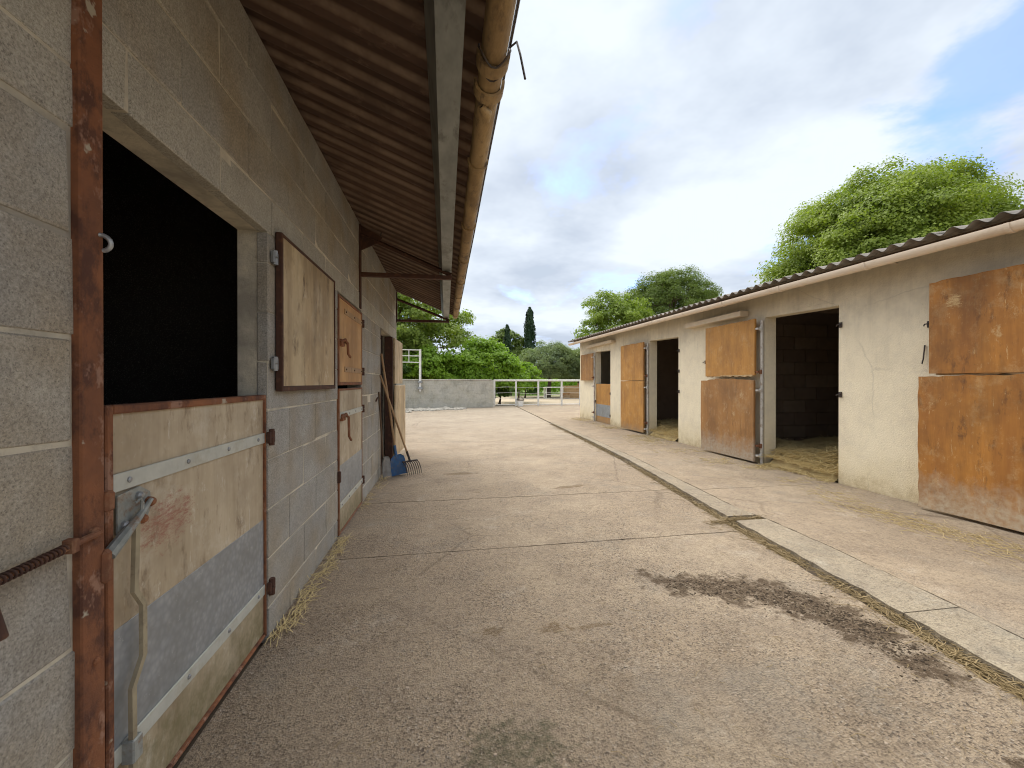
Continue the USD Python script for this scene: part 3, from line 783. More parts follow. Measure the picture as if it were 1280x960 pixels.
# door 1, lower leaf closed
DX = -.941
d1 = obj('door', plank_panel(1.335, 2.352, .035, 1.268, -.968, DX), M['ply_door'], LSTABLE, label='lower half door of weathered plywood with a grey metal sheet and two straps, shut')
obj('door_frame', frame_strips(1.315, 2.358, .02, 1.285, -.972, -.928, .027, .012, .026, .014), M['post_rust'], d1)
obj('metal_sheet', box(DX, DX + .002, 1.343, 2.345, .285, .635, .0006), M['galv'], d1)
for zz in (1.06, .268):
    s, b_ = strap(1.345, 2.35, zz, DX + .0025, .052, 4)
    obj('strap', s, M['strap'], d1)
    obj('strap_bolt', b_, M['grey_metal'], d1)
    obj('hinge', hinge(2.378, zz, -.912), M['dark_rust'], d1)
lp = Polygon([(1.352, .905), (1.352, 1.025), (1.44, 1.032), (1.485, 1.005), (1.492, .955), (1.462, .918), (1.41, .925), (1.39, .90)])
obj('latch_plate', extrude_x(lp, DX + .009, DX + .014), M['worn_steel'], d1)
obj('latch_bolt', cat([bolt((DX + .014, q[0], q[1]), 0, .012, .014) for q in ((1.374, .935), (1.432, 1.006))]), M['grey_metal'], d1)
obj('latch_bolt', cat([bolt((DX + .014, q[0], q[1]), 0, .016, .02) for q in ((1.474, .975), (1.438, .932))]), M['rust'], d1)
obj('latch_lever', cat([tube([(DX + .03, 1.465, .985), (DX + .034, 1.40, .945), (DX + .036, 1.33, .905), (DX + .034, 1.29, .878)], [.006, .011, .016, .017], 8), tube([(DX + .025, 1.405, .99), (DX + .032, 1.415, 1.0), (DX + .034, 1.42, .985), (DX + .03, 1.42, .95)], .005, 6)]), M['worn_steel'], d1, smooth=40)
rod = [(DX + .03, 1.40, .945), (DX + .028, 1.395, .73), (DX + .028, 1.43, .675), (DX + .028, 1.43, .52), (DX + .028, 1.385, .45), (DX + .028, 1.388, .10), (DX + .028, 1.392, .03)]
def flatbar(pts, w=.010, t=.005):
    """flat bar bent in the plane of the door"""
    P = np.array(pts)
    d = np.gradient(P, axis=0); d /= np.linalg.norm(d, axis=1, keepdims=True)
    s = np.stack([0 * d[:, 0], -d[:, 2], d[:, 1]], 1); s /= np.linalg.norm(s, axis=1, keepdims=True)
    X_ = np.array([1., 0, 0])
    V = np.stack([P + s * w + X_ * t, P - s * w + X_ * t, P - s * w - X_ * t, P + s * w - X_ * t], 1).reshape(-1, 3)
    f = []
    for i in range(len(P) - 1):
        for k in range(4):
            a, b, c, e_ = i * 4 + k, i * 4 + (k + 1) % 4, (i + 1) * 4 + (k + 1) % 4, (i + 1) * 4 + k
            f += [(a, b, c), (a, c, e_)]
    f += [(0, 2, 1), (0, 3, 2)]; k = len(V) - 4; f += [(k, k + 1, k + 2), (k, k + 2, k + 3)]
    return V, np.array(f)
obj('latch_rod', flatbar(rod, .009, .006), M['rod_paint'], d1)
obj('rod_guide', box(DX + .004, DX + .04, 1.372, 1.412, .23, .30, .004), M['worn_steel'], d1)
obj('rod_guide', box(DX, DX + .035, 1.42, 1.47, .05, .11, .008), M['grey_pipe'], d1)
# door 1, upper leaf hooked back flat on the wall
s1 = obj('upper_door', box(-.914, -.886, 2.465, 3.535, 1.318, 2.155), M['ply_shutter'], LSTABLE, label='upper half door of flaking plywood swung open flat on the wall')
obj('door_frame', frame_strips(2.445, 3.555, 1.30, 2.172, -.917, -.881, .022, .012, .016, .03), M['dark_rust'], s1)
for zz in (1.45, 2.02):
    obj('hinge', hinge(2.412, zz, -.905, .014, .075), M['grey_metal'], s1)
# door 2, both leaves shut
d2u = obj('upper_door', box(-.945, -.914, 3.805, 4.785, 1.345, 2.095), M['ply_orange'], LSTABLE, label='upper half door of orange plywood, shut')
obj('door_frame', frame_strips(3.785, 4.80, 1.325, 2.115, -.95, -.908, .022, .016, .02, .03), M['rust'], d2u)
for zz in (2.0, 1.47):
    s, b_ = strap(4.00, 4.80, zz, -.9135, .05, 3)
    obj('strap', s, M['handle_wood'], d2u)
    obj('strap_bolt', b_, M['dark_rust'], d2u)
    obj('hinge', hinge(4.825, zz, -.905), M['dark_rust'], d2u)
def latch(y, z, x, parent, drop=.16):
    obj('latch', cat([box(x - .01, x + .02, y - .05, y + .06, z - .03, z + .03, .004), tube([(x + .03, y + .01, z + .02), (x + .05, y + .03, z), (x + .05, y + .05, z - drop * .8), (x + .05, y + .13, z - drop)], .011, 6),
                      tube([(x + .01, y - .06, z), (x + .035, y + .01, z + .03), (x + .03, y + .07, z)], .012, 6)]), M['rust'], parent, smooth=40)
latch(3.86, 1.70, -.91, d2u, .12)
d2 = obj('door', box(-.945, -.914, 3.805, 4.785, .04, 1.278), M['ply_door'], LSTABLE, label='lower half door of pale plywood with a blue grey metal sheet, shut')
obj('door_frame', frame_strips(3.785, 4.80, .02, 1.295, -.95, -.908, .022, .016, .018, .014), M['rust'], d2)
obj('metal_sheet', box(-.9138, -.912, 3.81, 4.78, .30, .62, .0006), M['galv'], d2)
for zz in (1.06, .27):
    s, b_ = strap(3.81, 4.80, zz, -.9115, .05, 4)
    obj('strap', s, M['strap'], d2)
    obj('strap_bolt', b_, M['grey_metal'], d2)
    obj('hinge', hinge(4.825, zz, -.905), M['dark_rust'], d2)
latch(3.88, 1.04, -.908, d2, .22)
obj('latch', box(-.93, -.895, 3.768, 3.80, .48, .58, .006), M['dark_rust'], d2)
# door 3: frame and both leaves swung right open past the corner
obj('door_post', box(-1.03, -.90, 7.37, 7.43, 0, 2.13), M['dark_rust'], LSTABLE)
obj('door_post', box(-.97, -.914, 6.19, 6.215, 0, 2.13), M['dark_rust'], LSTABLE)
def leaf(name, mat, hy, hx, w, z0, z1, ang, parent, th=.03, **kw):
    """door leaf hinged at (hx, hy), running away along +y turned by ang"""
    m = box(-th / 2, th / 2, .0, w, z0, z1)
    return obj(name, xform(m, rotz(ang), (hx, hy, 0)), mat, parent, **kw)
d3 = leaf('door', M['ply_shutter'], 7.46, -.875, 1.12, .06, 1.30, math.radians(-3.2), LSTABLE, label='lower half door of the far box, swung open along the wall')
d3u = leaf('upper_door', M['ply_shutter'], 7.46, -.885, 1.02, 1.33, 2.12, math.radians(-1.5), LSTABLE, label='pale upper half door of the far box, swung open along the wall')
obj('hook_ring', tube([(-.91 + .012 * math.sin(t), 5.78 + .03 * math.cos(t), 1.12 + .03 * math.sin(t)) for t in np.linspace(0, 2 * math.pi, 13)], .007, 6), M['dark_rust'], LSTABLE)

# ---------------------------------------------------------------- right stable, rendered
XR, XRI, RY0, RY1 = 5.10, 5.30, -1.0, 15.37
RTOP = lambda y: 2.66 + .0115 * (y - 2.75)
RSTABLE = xf('rendered_stable', label='low cream roughcast stable with corrugated roof and orange half doors on the right', cat='stable')
OPEN_R = [(.85, 2.15), (4.72, 6.00), (8.53, 9.85), (12.39, 13.70)]
prof = Polygon([(RY0, -.05), (RY1, -.05), (RY1, RTOP(RY1) + .10), (RY0, RTOP(RY0) + .10)])
for a, b in OPEN_R:
    prof = prof.difference(Polygon([(a, -.1), (b, -.1), (b, 2.40), (a, 2.36)]))
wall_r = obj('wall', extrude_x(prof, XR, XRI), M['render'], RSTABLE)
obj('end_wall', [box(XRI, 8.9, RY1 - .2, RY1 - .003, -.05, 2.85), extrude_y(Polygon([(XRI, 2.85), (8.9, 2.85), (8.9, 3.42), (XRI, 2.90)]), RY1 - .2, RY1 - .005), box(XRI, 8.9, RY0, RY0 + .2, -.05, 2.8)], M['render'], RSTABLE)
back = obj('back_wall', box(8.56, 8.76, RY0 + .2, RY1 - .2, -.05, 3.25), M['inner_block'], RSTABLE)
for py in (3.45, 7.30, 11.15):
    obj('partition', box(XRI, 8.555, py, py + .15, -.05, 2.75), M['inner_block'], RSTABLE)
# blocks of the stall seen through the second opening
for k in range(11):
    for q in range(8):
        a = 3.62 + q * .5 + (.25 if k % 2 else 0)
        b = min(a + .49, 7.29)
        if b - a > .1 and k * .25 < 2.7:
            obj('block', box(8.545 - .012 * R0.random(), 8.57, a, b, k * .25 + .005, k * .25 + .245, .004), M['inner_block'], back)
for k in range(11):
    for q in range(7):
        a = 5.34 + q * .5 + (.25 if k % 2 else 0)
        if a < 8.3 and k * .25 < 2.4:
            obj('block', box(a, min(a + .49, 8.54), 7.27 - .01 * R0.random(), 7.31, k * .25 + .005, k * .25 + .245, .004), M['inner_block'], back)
obj('floor', box(XRI - .19, 8.56, RY0 + .2, RY1 - .2, -.055, .006), M['interior_floor'], RSTABLE)
# roof
rt_r = xf('roof', RSTABLE)
yy, k = RY0 - .1, 0
while yy < 15.5:
    y1 = min(yy + SW, 15.52)
    v, f = corr(4.665, 2.765, 9.05, 3.46, yy, y1 + .03, phase=yy)
    v[:, 2] += .0115 * (v[:, 1] - 2.75) + (.005 if k % 2 else 0)
    obj('roof_sheet', (v, f), M['sheet_top'], rt_r, smooth=True)
    yy += SW; k += 1
def slopez(m):
    v, f = m
    v = v.copy(); v[:, 2] += .0115 * (v[:, 1] - 2.75)
    return v, f
gut2 = obj('gutter', slopez(half_pipe(4.71, 2.675, .062, RY0, 15.45)), M['gutter_new'], RSTABLE, smooth=30)
for yc in (.3, 1.55, 2.78, 4.0, 5.22, 6.45, 7.65, 8.9, 10.1, 11.3, 12.6, 13.8, 15.0):
    obj('collar', slopez(half_pipe(4.71, 2.675, .069, yc, yc + .035, .008)), M['gutter_new'], gut2, smooth=30)
    obj('collar_stay', slopez(box(4.775, 5.10, yc + .004, yc + .028, 2.69, 2.70, .001)), M['gutter_new'], gut2)
# rafters' fascia, boards over two openings
obj('fascia', slopez(box(4.86, 4.885, RY0, RY1 + .05, 2.66, 2.765)), M['timber'], RSTABLE)
obj('board', box(4.93, 5.10, 6.36, 8.02, 2.475, 2.565, .006), M['cream_board'], RSTABLE)
obj('board', box(4.95, 5.10, 12.0, 14.3, 2.56, 2.65, .006), M['cream_board'], RSTABLE)
for a, b in ((4.6, 6.2), (8.4, 10.0), (12.3, 13.9)):
    obj('lintel', box(XR - .004, XR + .1, a, b, 2.41, 2.425, .001), M['render'], RSTABLE)

def ragged_leaf(y0, y1, z0, z1, seed, top=.0, side=.0, arch=.0, notch=0.):
    """door leaf outline gnawed by horses: (y, z) polygon"""
    rg = np.random.default_rng(seed)
    n = 26
    t = np.linspace(0, 1, n)
    topz = z1 + rg.normal(0, top, n) + arch * np.sin(t * math.pi) - arch * .6
    pts = [(y0, z0), (y1, z0)]
    for q in np.linspace(0, 1, 14)[1:-1]:
        pts.append((y1 + rg.normal(0, side), z0 + (z1 - z0) * q))
    pts += [(y0 + (y1 - y0) * (1 - q), zz) for q, zz in zip(t, topz)]
    return Polygon(pts).buffer(0)
def open_leaf(name, mat, hy, w, z0, z1, ang, seed, label, x=4.985, th=.035, **kw):
    p = ragged_leaf(0, w, z0, z1, seed, **kw)
    m = extrude_x(p, -th / 2, th / 2)
    return obj(name, xform(m, rotz(ang), (x, hy, 0)), mat, RSTABLE, label=label)
def pipe_post(y, z1=2.36, x=5.065):
    o = obj('hinge_post', tube([(x, y, .0), (x, y, z1)], .024, 10), M['grey_pipe'], RSTABLE, smooth=True)
    for z in (.16, .32, 1.22, 1.52, 2.22):
        obj('hinge', cat([tube([(x - .02, y - .002, z - .035), (x - .02, y - .002, z + .035)], .022, 8), box(x - .085, x, y - .01, y + .05, z - .015, z + .015, .003)]), M['rust'] if z in (.32, 1.52) else M['grey_pipe'], o, smooth=40)
    return o
# far pair (first box), only the upper leaf open
u = open_leaf('upper_door', M['ply_brown'], 13.74, 1.22, 1.42, 2.36, math.radians(1), 21, 'brown upper half door of the farthest box, open flat', x=5.03, top=.003)
d = obj('door', box(5.115, 5.15, 12.41, 13.68, .02, 1.30), M['ply_yellow'], RSTABLE, label='shut lower half door with a blue grey metal sheet')
obj('metal_sheet', box(5.111, 5.1145, 12.43, 13.66, .22, .62, .0006), M['galv'], d)
obj('hinge', cat([hinge(12.40, .3, 5.10), hinge(12.40, 1.0, 5.10)]), M['dark_rust'], d)
obj('latch', hinge(13.70, .7, 5.09), M['dark_rust'], d)
# middle pair
u2 = open_leaf('upper_door', M['ply_yellow'], 9.93, 1.30, 1.40, 2.38, math.radians(1.5), 22, 'yellow brown upper half door of the middle box, open flat', top=.003)
l2 = open_leaf('door', M['ply_yellow'], 9.93, 1.30, .07, 1.385, math.radians(1.5), 23, 'yellow brown lower half door of the middle box, open flat', top=.004)
# third pair, gnawed along the top
u3 = open_leaf('upper_door', M['ply_yellow'], 6.07, 1.26, 1.465, 2.385, math.radians(1.0), 24, 'scratched upper half door with chewed lower edge, open flat', top=.003)
l3 = open_leaf('door', M['ply_brown'], 6.07, 1.36, .06, 1.40, math.radians(1.5), 25, 'brown lower half door with chewed wavy top edge, open flat', x=4.97, top=.006, side=.004, arch=.03)
# nearest pair, at the right border
u4 = open_leaf('upper_door', M['ply_honey'], 2.22, 1.34, 1.44, 2.375, math.radians(2.0), 26, 'honey varnished upper half door of the nearest box, open flat', x=4.985, top=.003)
l4 = open_leaf('door', M['ply_honey'], 2.22, 1.42, .055, 1.415, math.radians(2.0), 27, 'brown varnished lower half door of the nearest box, muddy at its foot', x=4.965, top=.006, side=.004, arch=.02)
for lf, y0, y1, z0, z1, xx in ((u3, 6.1, 7.3, 1.452, 1.468, 4.965), (u4, 2.3, 3.52, 1.427, 1.443, 4.965)):
    rg = np.random.default_rng(int(y0 * 10))
    n = 24; ys = np.linspace(y0, y1, n)
    lo = z0 + rg.normal(0, .006, n); 
    obj('splintered_edge', extrude_x(Polygon([(a, b) for a, b in zip(ys, lo)] + [(y1, z1 + .008), (y0, z1 + .008)]).buffer(0), xx - .012, xx + .03), M['ply_edge'], lf)
pipe_post(6.025)
pipe_post(9.885, 2.34)
pipe_post(13.72, 2.34)
# hooks and bolts on the near jambs
for (yj, z) in ((4.69, 2.10), (4.69, 1.19), (8.50, 2.05), (8.50, 1.6), (8.50, 1.15), (3.68, 1.97), (3.69, 1.26), (7.55, 1.75)):
    obj('hook', cat([tube([(5.10, yj, z), (5.07, yj - .005, z + .006), (5.055, yj + .02, z), (5.065, yj + .032, z - .015)], .007, 6), box(5.085, 5.10, yj - .02, yj + .02, z - .035, z + .035, .003)]), M['black_iron'], RSTABLE)
obj('hook', tube([(5.09, 3.72, 1.75), (5.07, 3.72, 1.6), (5.06, 3.725, 1.55)], .007, 6), M['black_iron'], RSTABLE)

# straw beds: mounds with stalks on top
def mound(x0, x1, y0, y1, h, seed, nx=26, ny=26, edge=.35, base=.012):
    xs, ys = np.linspace(x0, x1, nx), np.linspace(y0, y1, ny)
    Xm, Ym = np.meshgrid(xs, ys)
    fx = np.clip(np.minimum((Xm - x0) / .6, (x1 - Xm) / .3), 0, 1); fy = np.clip(np.minimum(Ym - y0, y1 - Ym) / edge, 0, 1)
    Zm = base + h * np.sqrt(fx) * (.35 + .65 * fy) * (.55 + .9 * meshkit.fbm(np.stack([Xm * 1.7, Ym * 1.7, Xm * 0 + seed], -1), 4, seed))
    i = (np.arange(ny - 1)[:, None] * nx + np.arange(nx - 1)[None]).ravel()
    f = np.vstack([np.stack([i, i + 1, i + nx + 1], 1), np.stack([i, i + nx + 1, i + nx], 1)])
    return (np.stack([Xm, Ym, Zm], -1).reshape(-1, 3), f), lambda px, py: np.interp(py, ys, np.arange(ny)).astype(int) , (xs, ys, Zm)
def bed(label, y0, y1, oy0, oy1, n, seed, h=.16):
    rg = np.random.default_rng(seed)
    (m, _, (xs, ys, Zm)) = mound(XRI - .24, 8.5, y0, y1, h, seed)
    # keep the bed behind the wall except through the opening
    v, f = m
    t = xf('straw_bed', label=label, cat='straw', kind='stuff')
    inside = (v[:, 0] > XRI + .001) | ((v[:, 1] > oy0 + .03) & (v[:, 1] < oy1 - .03))
    f = f[inside[f].all(1)]
    obj('litter', (v, f), M['litter'], t, smooth=True)
    px = rg.uniform(XRI - .28, 7.4, n); py = rg.uniform(y0 + .05, y1 - .05, n)
    ok = (px > XRI + .03) | ((py > oy0 + .04) & (py < oy1 - .04))
    px, py = px[ok], py[ok]
    ix = np.clip(np.searchsorted(xs, px), 0, len(xs) - 1); iy = np.clip(np.searchsorted(ys, py), 0, len(ys) - 1)
    pz = np.maximum(Zm[iy, ix], .012) + rg.uniform(.008, .05, len(px))
    obj('stalks', strands(np.stack([px, py, pz], 1), .20, .0030, .28, seed=seed), M['straw'], t)
bed('deep golden straw bed inside the box behind the chewed brown door', 3.62, 7.2, 4.72, 6.0, 15000, 41, .24)
bed('heap of straw in the doorway of the middle box', 7.5, 11.1, 8.53, 9.85, 7000, 42, .22)

# ---------------------------------------------------------------- loose straw and dung
def scatter_line(pts, n, wid, seed, z=.004, length=.12, rad=.0016, **kw):
    rg = np.random.default_rng(seed)
    P = np.array(pts, float)
    seg = np.r_[0, np.cumsum(np.linalg.norm(np.diff(P[:, :2], axis=0), axis=1))]
    # clumped along the line
    s = rg.uniform(0, seg[-1], n * 3)
    dens = meshkit.fbm(np.stack([s * 2.2, s * 0 + seed, s * 0], 1), 3, seed)
    s = s[rg.uniform(.25, .75, n * 3) < dens][:n]
    x = np.interp(s, seg, P[:, 0]); y = np.interp(s, seg, P[:, 1])
    w = np.interp(s, seg, np.broadcast_to(wid, len(P)))
    x = x + rg.normal(0, 1, len(s)) * w
    zz = z + np.abs(rg.normal(0, .006, len(s)))
    return strands(np.stack([x, y, zz], 1), length, rad, seed=seed + 1, **kw)
obj('wall_straw', cat([scatter_line([(-.895, 2.36), (-.85, 2.6), (-.84, 3.3), (-.87, 3.75)], 170, .022, 61, .006, .19, .0017, heading=math.pi / 2, flat=.2),
                       scatter_line([(-.87, 4.0), (-.86, 4.4), (-.86, 4.9)], 50, .02, 62, .005, .15, heading=math.pi / 2),
                       scatter_line([(-.87, 4.9), (-.85, 5.6), (-.86, 6.1)], 60, .025, 66, .005, .15, heading=math.pi / 2)]), M['straw'],
    label='wisps of straw swept along the foot of the block wall', cat='straw', kind='stuff')
drl = [(drx(q), q) for q in np.linspace(.8, 13, 40)]
obj('drain_straw', cat([scatter_line(drl, 2300, [.030] * 40, 63, -.014, .15, .0019, heading=math.pi / 2 - .07, flat=.16), scatter_line(drl, 1500, [.04] * 40, 73, .002, .09, .0016, flat=.15), scatter_line(drl, 900, [.085] * 40, 64, .006, .10, .0014, flat=.08),
                        scatter_line([(2.62, 3.62), (2.9, 3.66), (3.05, 3.68)], 380, .085, 65, .004, .12)]), M['old_straw'], label='matted old straw lying in the drain between yard and apron', cat='straw', kind='stuff')
obj('apron_straw', cat([scatter_line([(4.36, 2.3), (4.38, 2.75), (4.32, 3.4), (4.3, 3.9), (4.55, 4.5), (4.84, 5.1)], 800, [.17, .15, .13, .15, .2, .25], 67, .028, .10, .0013, heading=math.pi / 2, flat=.06),
                        scatter_line([(4.75, 4.8), (4.9, 5.4), (4.9, 5.9)], 500, .16, 68, .028, .13, .0016), scatter_line([(4.6, 6.0), (4.45, 8.0), (4.7, 9.4), (4.8, 9.9)], 700, .25, 69, .028, .12, .0015),
                        scatter_line([(4.8, 11), (4.7, 13), (4.8, 15)], 500, .2, 70, .028, .12, .0018)]), M['straw'], label='thin trail of straw scattered over the apron before the right boxes', cat='straw', kind='stuff')
rg = np.random.default_rng(77)
n = 420
px, py = rg.uniform(-.6, 2.5, n), 1.0 + 8 * rg.uniform(0, 1, n) ** 1.6
obj('yard_straw', strands(np.stack([px, py, np.full(n, .004)], 1), .05, .0011, .04, seed=78), M['old_straw'], label='stray bits of straw over the yard concrete', cat='straw', kind='stuff')
# crumbs of dung on the stain
def lumps(P, r, seed):
    rg = np.random.default_rng(seed)
    ico = trimesh.creation.icosphere(subdivisions=1)
    V0, F0 = np.asarray(ico.vertices), np.asarray(ico.faces)
    n = len(P)
    s = r * rg.lognormal(0, .45, n)
    V = V0[None] * (1 + rg.normal(0, .18, (n, len(V0), 1))) * (s[:, None, None] * np.array([1, 1, .5])) + P[:, None, :]
    return V.reshape(-1, 3), (F0[None] + (np.arange(n) * len(V0))[:, None, None]).reshape(-1, 3)
sp = np.array([(1.55, 2.56), (1.75, 2.5), (2.0, 2.36), (2.15, 2.25), (2.25, 2.05), (2.28, 1.85), (2.27, 1.65)])
idx = rg.integers(0, len(sp) - 1, 1500); t = rg.random((1500, 1))
Pd = sp[idx] * (1 - t) + sp[idx + 1] * t + rg.normal(0, .085, (1500, 2))
Pd = Pd[Pd[:, 0] < drx(Pd[:, 1]) - .06]
obj('dung', lumps(np.c_[Pd, np.full(len(Pd), .0)], .0036, 5), M['dung'], smooth=True, label='dark trodden dung smeared over the concrete beside the drain', cat='dung', kind='stuff')
# coarse grit standing proud of the worn concrete near the camera
n = 2600
px, py = rg.uniform(-.4, 2.35, n), .95 + 2.6 * rg.random(n)
ok = meshkit.fbm(np.stack([px * 1.6, py * 1.6, px * 0], 1), 3, 8) > .42
px, py = px[ok], py[ok]
obj('grit', lumps(np.c_[px, py, np.full(len(px), -.0008)], .0030, 6), M['grit'], smooth=True, label='coarse grit showing in the worn yard concrete', cat='grit', kind='stuff')

# ---------------------------------------------------------------- tools against the block wall
def lean(p_top, p_bot):
    return np.array(p_top, float), np.array(p_bot, float)
sh = xf('shovel', label='blue bladed shovel with a long pale wooden handle leaning on the block wall', cat='shovel')
a, b = lean((-.905, 6.16, 1.76), (-.715, 6.24, .30))
obj('handle', tube([a, (a + b) / 2 + [.004, 0, 0], b], .015, 8), M['handle_wood'], sh, smooth=True)
d = (a - b) / np.linalg.norm(a - b)
def blade(c, w, h, mat, parent, ax, name='blade', dish=.03, th=.006, taper=.85, wv=(0., 1, 0)):
    """dished blade hanging from c along -ax, facing +x"""
    ax = np.array(ax) / np.linalg.norm(ax)
    wv = np.array(wv, float); wv = wv - ax * (wv @ ax); wv /= np.linalg.norm(wv); nv = np.cross(wv, ax)
    nv = nv if nv[0] - nv[1] > 0 else -nv
    nu, nw = 9, 9
    V = []
    for s in (0, 1):
        for i in range(nu):
            for j in range(nw):
                t, q = i / (nu - 1), j / (nw - 1) * 2 - 1
                wid = w / 2 * (taper + (1 - taper) * t) * (min(1, .55 + 3 * t))
                V.append(np.array(c) - ax * h * t + wv * wid * q + nv * (dish * (q * q) + .25 * dish * (t - .5) ** 2 * 4 + s * th))
    f = []
    for s in (0, 1):
        for i in range(nu - 1):
            for j in range(nw - 1):
                k = s * nu * nw + i * nw + j
                q = [(k, k + 1, k + nw + 1), (k, k + nw + 1, k + nw)]
                f += q if s else [x[::-1] for x in q]
    loop = [i * nw for i in range(nu)] + [(nu - 1) * nw + j for j in range(nw)] + [i * nw + nw - 1 for i in range(nu)][::-1] + [j for j in range(nw)][::-1]
    for p, q in zip(loop, loop[1:] + loop[:1]):
        if p != q:
            f += [(p, q, q + nu * nw), (p, q + nu * nw, p + nu * nw)]
    return obj(name, (np.array(V), np.array(f)), mat, parent, smooth=40)
obj('socket', tube([b - d * .06, b + d * .14], [.022, .019], 8), M['blue_plastic'], sh, smooth=True)
blade(b - d * .0, .25, .30, M['blue_plastic'], sh, d, wv=(.85, .5, 0))
fk = xf('manure_fork', label='many tined dark manure fork with a brown handle leaning beside the blue shovel', cat='fork')
a, b = lean((-.905, 6.05, 1.45), (-.52, 6.30, .19))
obj('handle', tube([a, b], .014, 8), M['handle_wood'], fk, smooth=True)
d = (a - b) / np.linalg.norm(a - b)
obj('socket', tube([b + d * .16, b - d * .02], [.017, .015], 8), M['black_iron'], fk, smooth=True)
hv = np.array([.80, .60, 0])
obj('head', tube([b - hv * .125, b + hv * .125], .013, 6), M['black_iron'], fk)
for k in range(8):
    q = b + hv * (-.12 + k * .0343)
    obj('tine', tube([q, q + [.035, -.045, -.035], q + [.06, -.08, -.10], q + [.075, -.10, -.178]], [.008, .0075, .0065, .004], 5), M['black_iron'], fk, smooth=True)
sc = xf('scoop', label='small grey metal scoop with a dark handle, innermost of the leaning tools', cat='scoop')
a, b = lean((-.91, 5.96, 1.22), (-.865, 6.03, .28))
obj('handle', tube([a, b], .013, 8), M['timber'], sc, smooth=True)
d = (a - b) / np.linalg.norm(a - b)
blade(b + d * .03, .18, .29, M['grey_metal'], sc, d, dish=.045, wv=(.5, .85, 0))

# ---------------------------------------------------------------- far wall, gate, posts
FW = xf('boundary_wall', label='low weathered grey block wall closing the far left of the yard', cat='wall', loc=(2.55, 22.6, 0), rz=math.degrees(math.atan2(2.2, 9.4)))
wl = 14.5
fcore = obj('wall_core', box(-wl, -.004, -.10, .10, -.08, 1.46, .01), M['old_mortar'], FW)
rg = np.random.default_rng(9)
for k in range(6):
    for q in range(29):
        a = -wl + q * .5 + (.25 if k % 2 else 0)
        b = min(a + .492, 0)
        if b - a > .1:
            obj('block', box(a, b, -.103 - rg.uniform(0, .007), .08, .0 + k * .245, k * .245 + .241 + (rg.uniform(-.02, .03) if k == 5 else 0), .008), M['farblock'], fcore)
obj('coping', [box(-wl + q * 1.2, -wl + q * 1.2 + 1.19, -.14, .14, 1.455 + rg.uniform(0, .012), 1.515 + rg.uniform(0, .02), .012) for q in range(12)], M['farblock'], FW)
GT = xf('yard_gate', label='white tubular metal gate closing the far end of the yard', cat='gate')
gx0, gx1, gy_ = 2.66, 7.75, 23.2
obj('top_rail', tube([(gx0, gy_, 1.46), (gx1, gy_, 1.46)], .05, 8), M['white_paint'], GT, smooth=True)
obj('bottom_rail', tube([(gx0, gy_, .10), (gx1, gy_, .10)], .022, 8), M['white_paint'], GT, smooth=True)
for q in (2.70, 3.93, 5.22, 6.6, 7.7):
    obj('gate_post', box(q - .05, q + .05, gy_ - .03, gy_ + .03, -.02, 1.45, .008), M['white_paint'], GT)
for z in (.42, .75, 1.08):
    obj('wire', tube([(q, gy_ - .035, z + .012 * math.sin(q * 2.3)) for q in np.linspace(gx0, gx1, 14)], .007, 5), M['white_paint'], GT)
PO = xf('rail_post', label='white metal post with side rails fixed to the far block wall', cat='post')
px_, py_ = -1.27, 21.45
obj('pole', tube([(px_, py_, .9), (px_, py_, 3.02)], .058, 10), M['white_paint'], PO, smooth=True)
obj('clamp', [box(px_ - .12, px_ + .12, py_ - .09, py_ + .14, 1.0, 1.12), box(px_ - .1, px_ + .1, py_ - .10, py_ + .14, 1.32, 1.42)], M['grey_metal'], PO)
for z in (2.98, 2.68, 2.36):
    obj('rail', tube([(px_ - 2.6, py_, z + .02), (px_, py_, z)], .02, 6), M['white_paint'], PO, smooth=True)
obj('rail_end', tube([(px_ - .55, py_, 2.98), (px_ - .55, py_, 2.36)], .02, 6), M['white_paint'], PO, smooth=True)
# loose stones at the foot of that wall
rs = xf('rubble', label='low spill of pale stones in front of the far block wall', cat='rubble', kind='stuff')
n = 900
t = rg.random(n); px = -6 + 7.0 * t; py = 21.15 + .234 * (px + 1) - np.abs(rg.normal(0, .8, n)) * (1.1 - t * .6)
v, f = lumps(np.c_[px, py, np.full(n, .02)], .06, 12)
obj('stones', (v, f), M['stone'], rs, smooth=40)
# feed tub by the gate post
tb = xf('feed_tub', label='small white tub with dark rim standing by the gate post', cat='tub', loc=(4.10, 22.75, 0))
pr = np.array([(.0, .01), (.15, .01), (.20, .36), (.215, .38), (.19, .37), (.14, .05), (.0, .04)])
obj('body', trimesh.creation.revolve(pr, sections=18), M['white_paint'], tb, smooth=40)
obj('rim', trimesh.creation.torus(.207, .022, 18, 8).apply_translation([0, 0, .375]), M['black_iron'], tb, smooth=True)
obj('handle', tube([(-.2, 0, .38), (-.12, .02, .52), (.05, .02, .55), (.2, 0, .38)], .014, 6), M['black_iron'], tb)
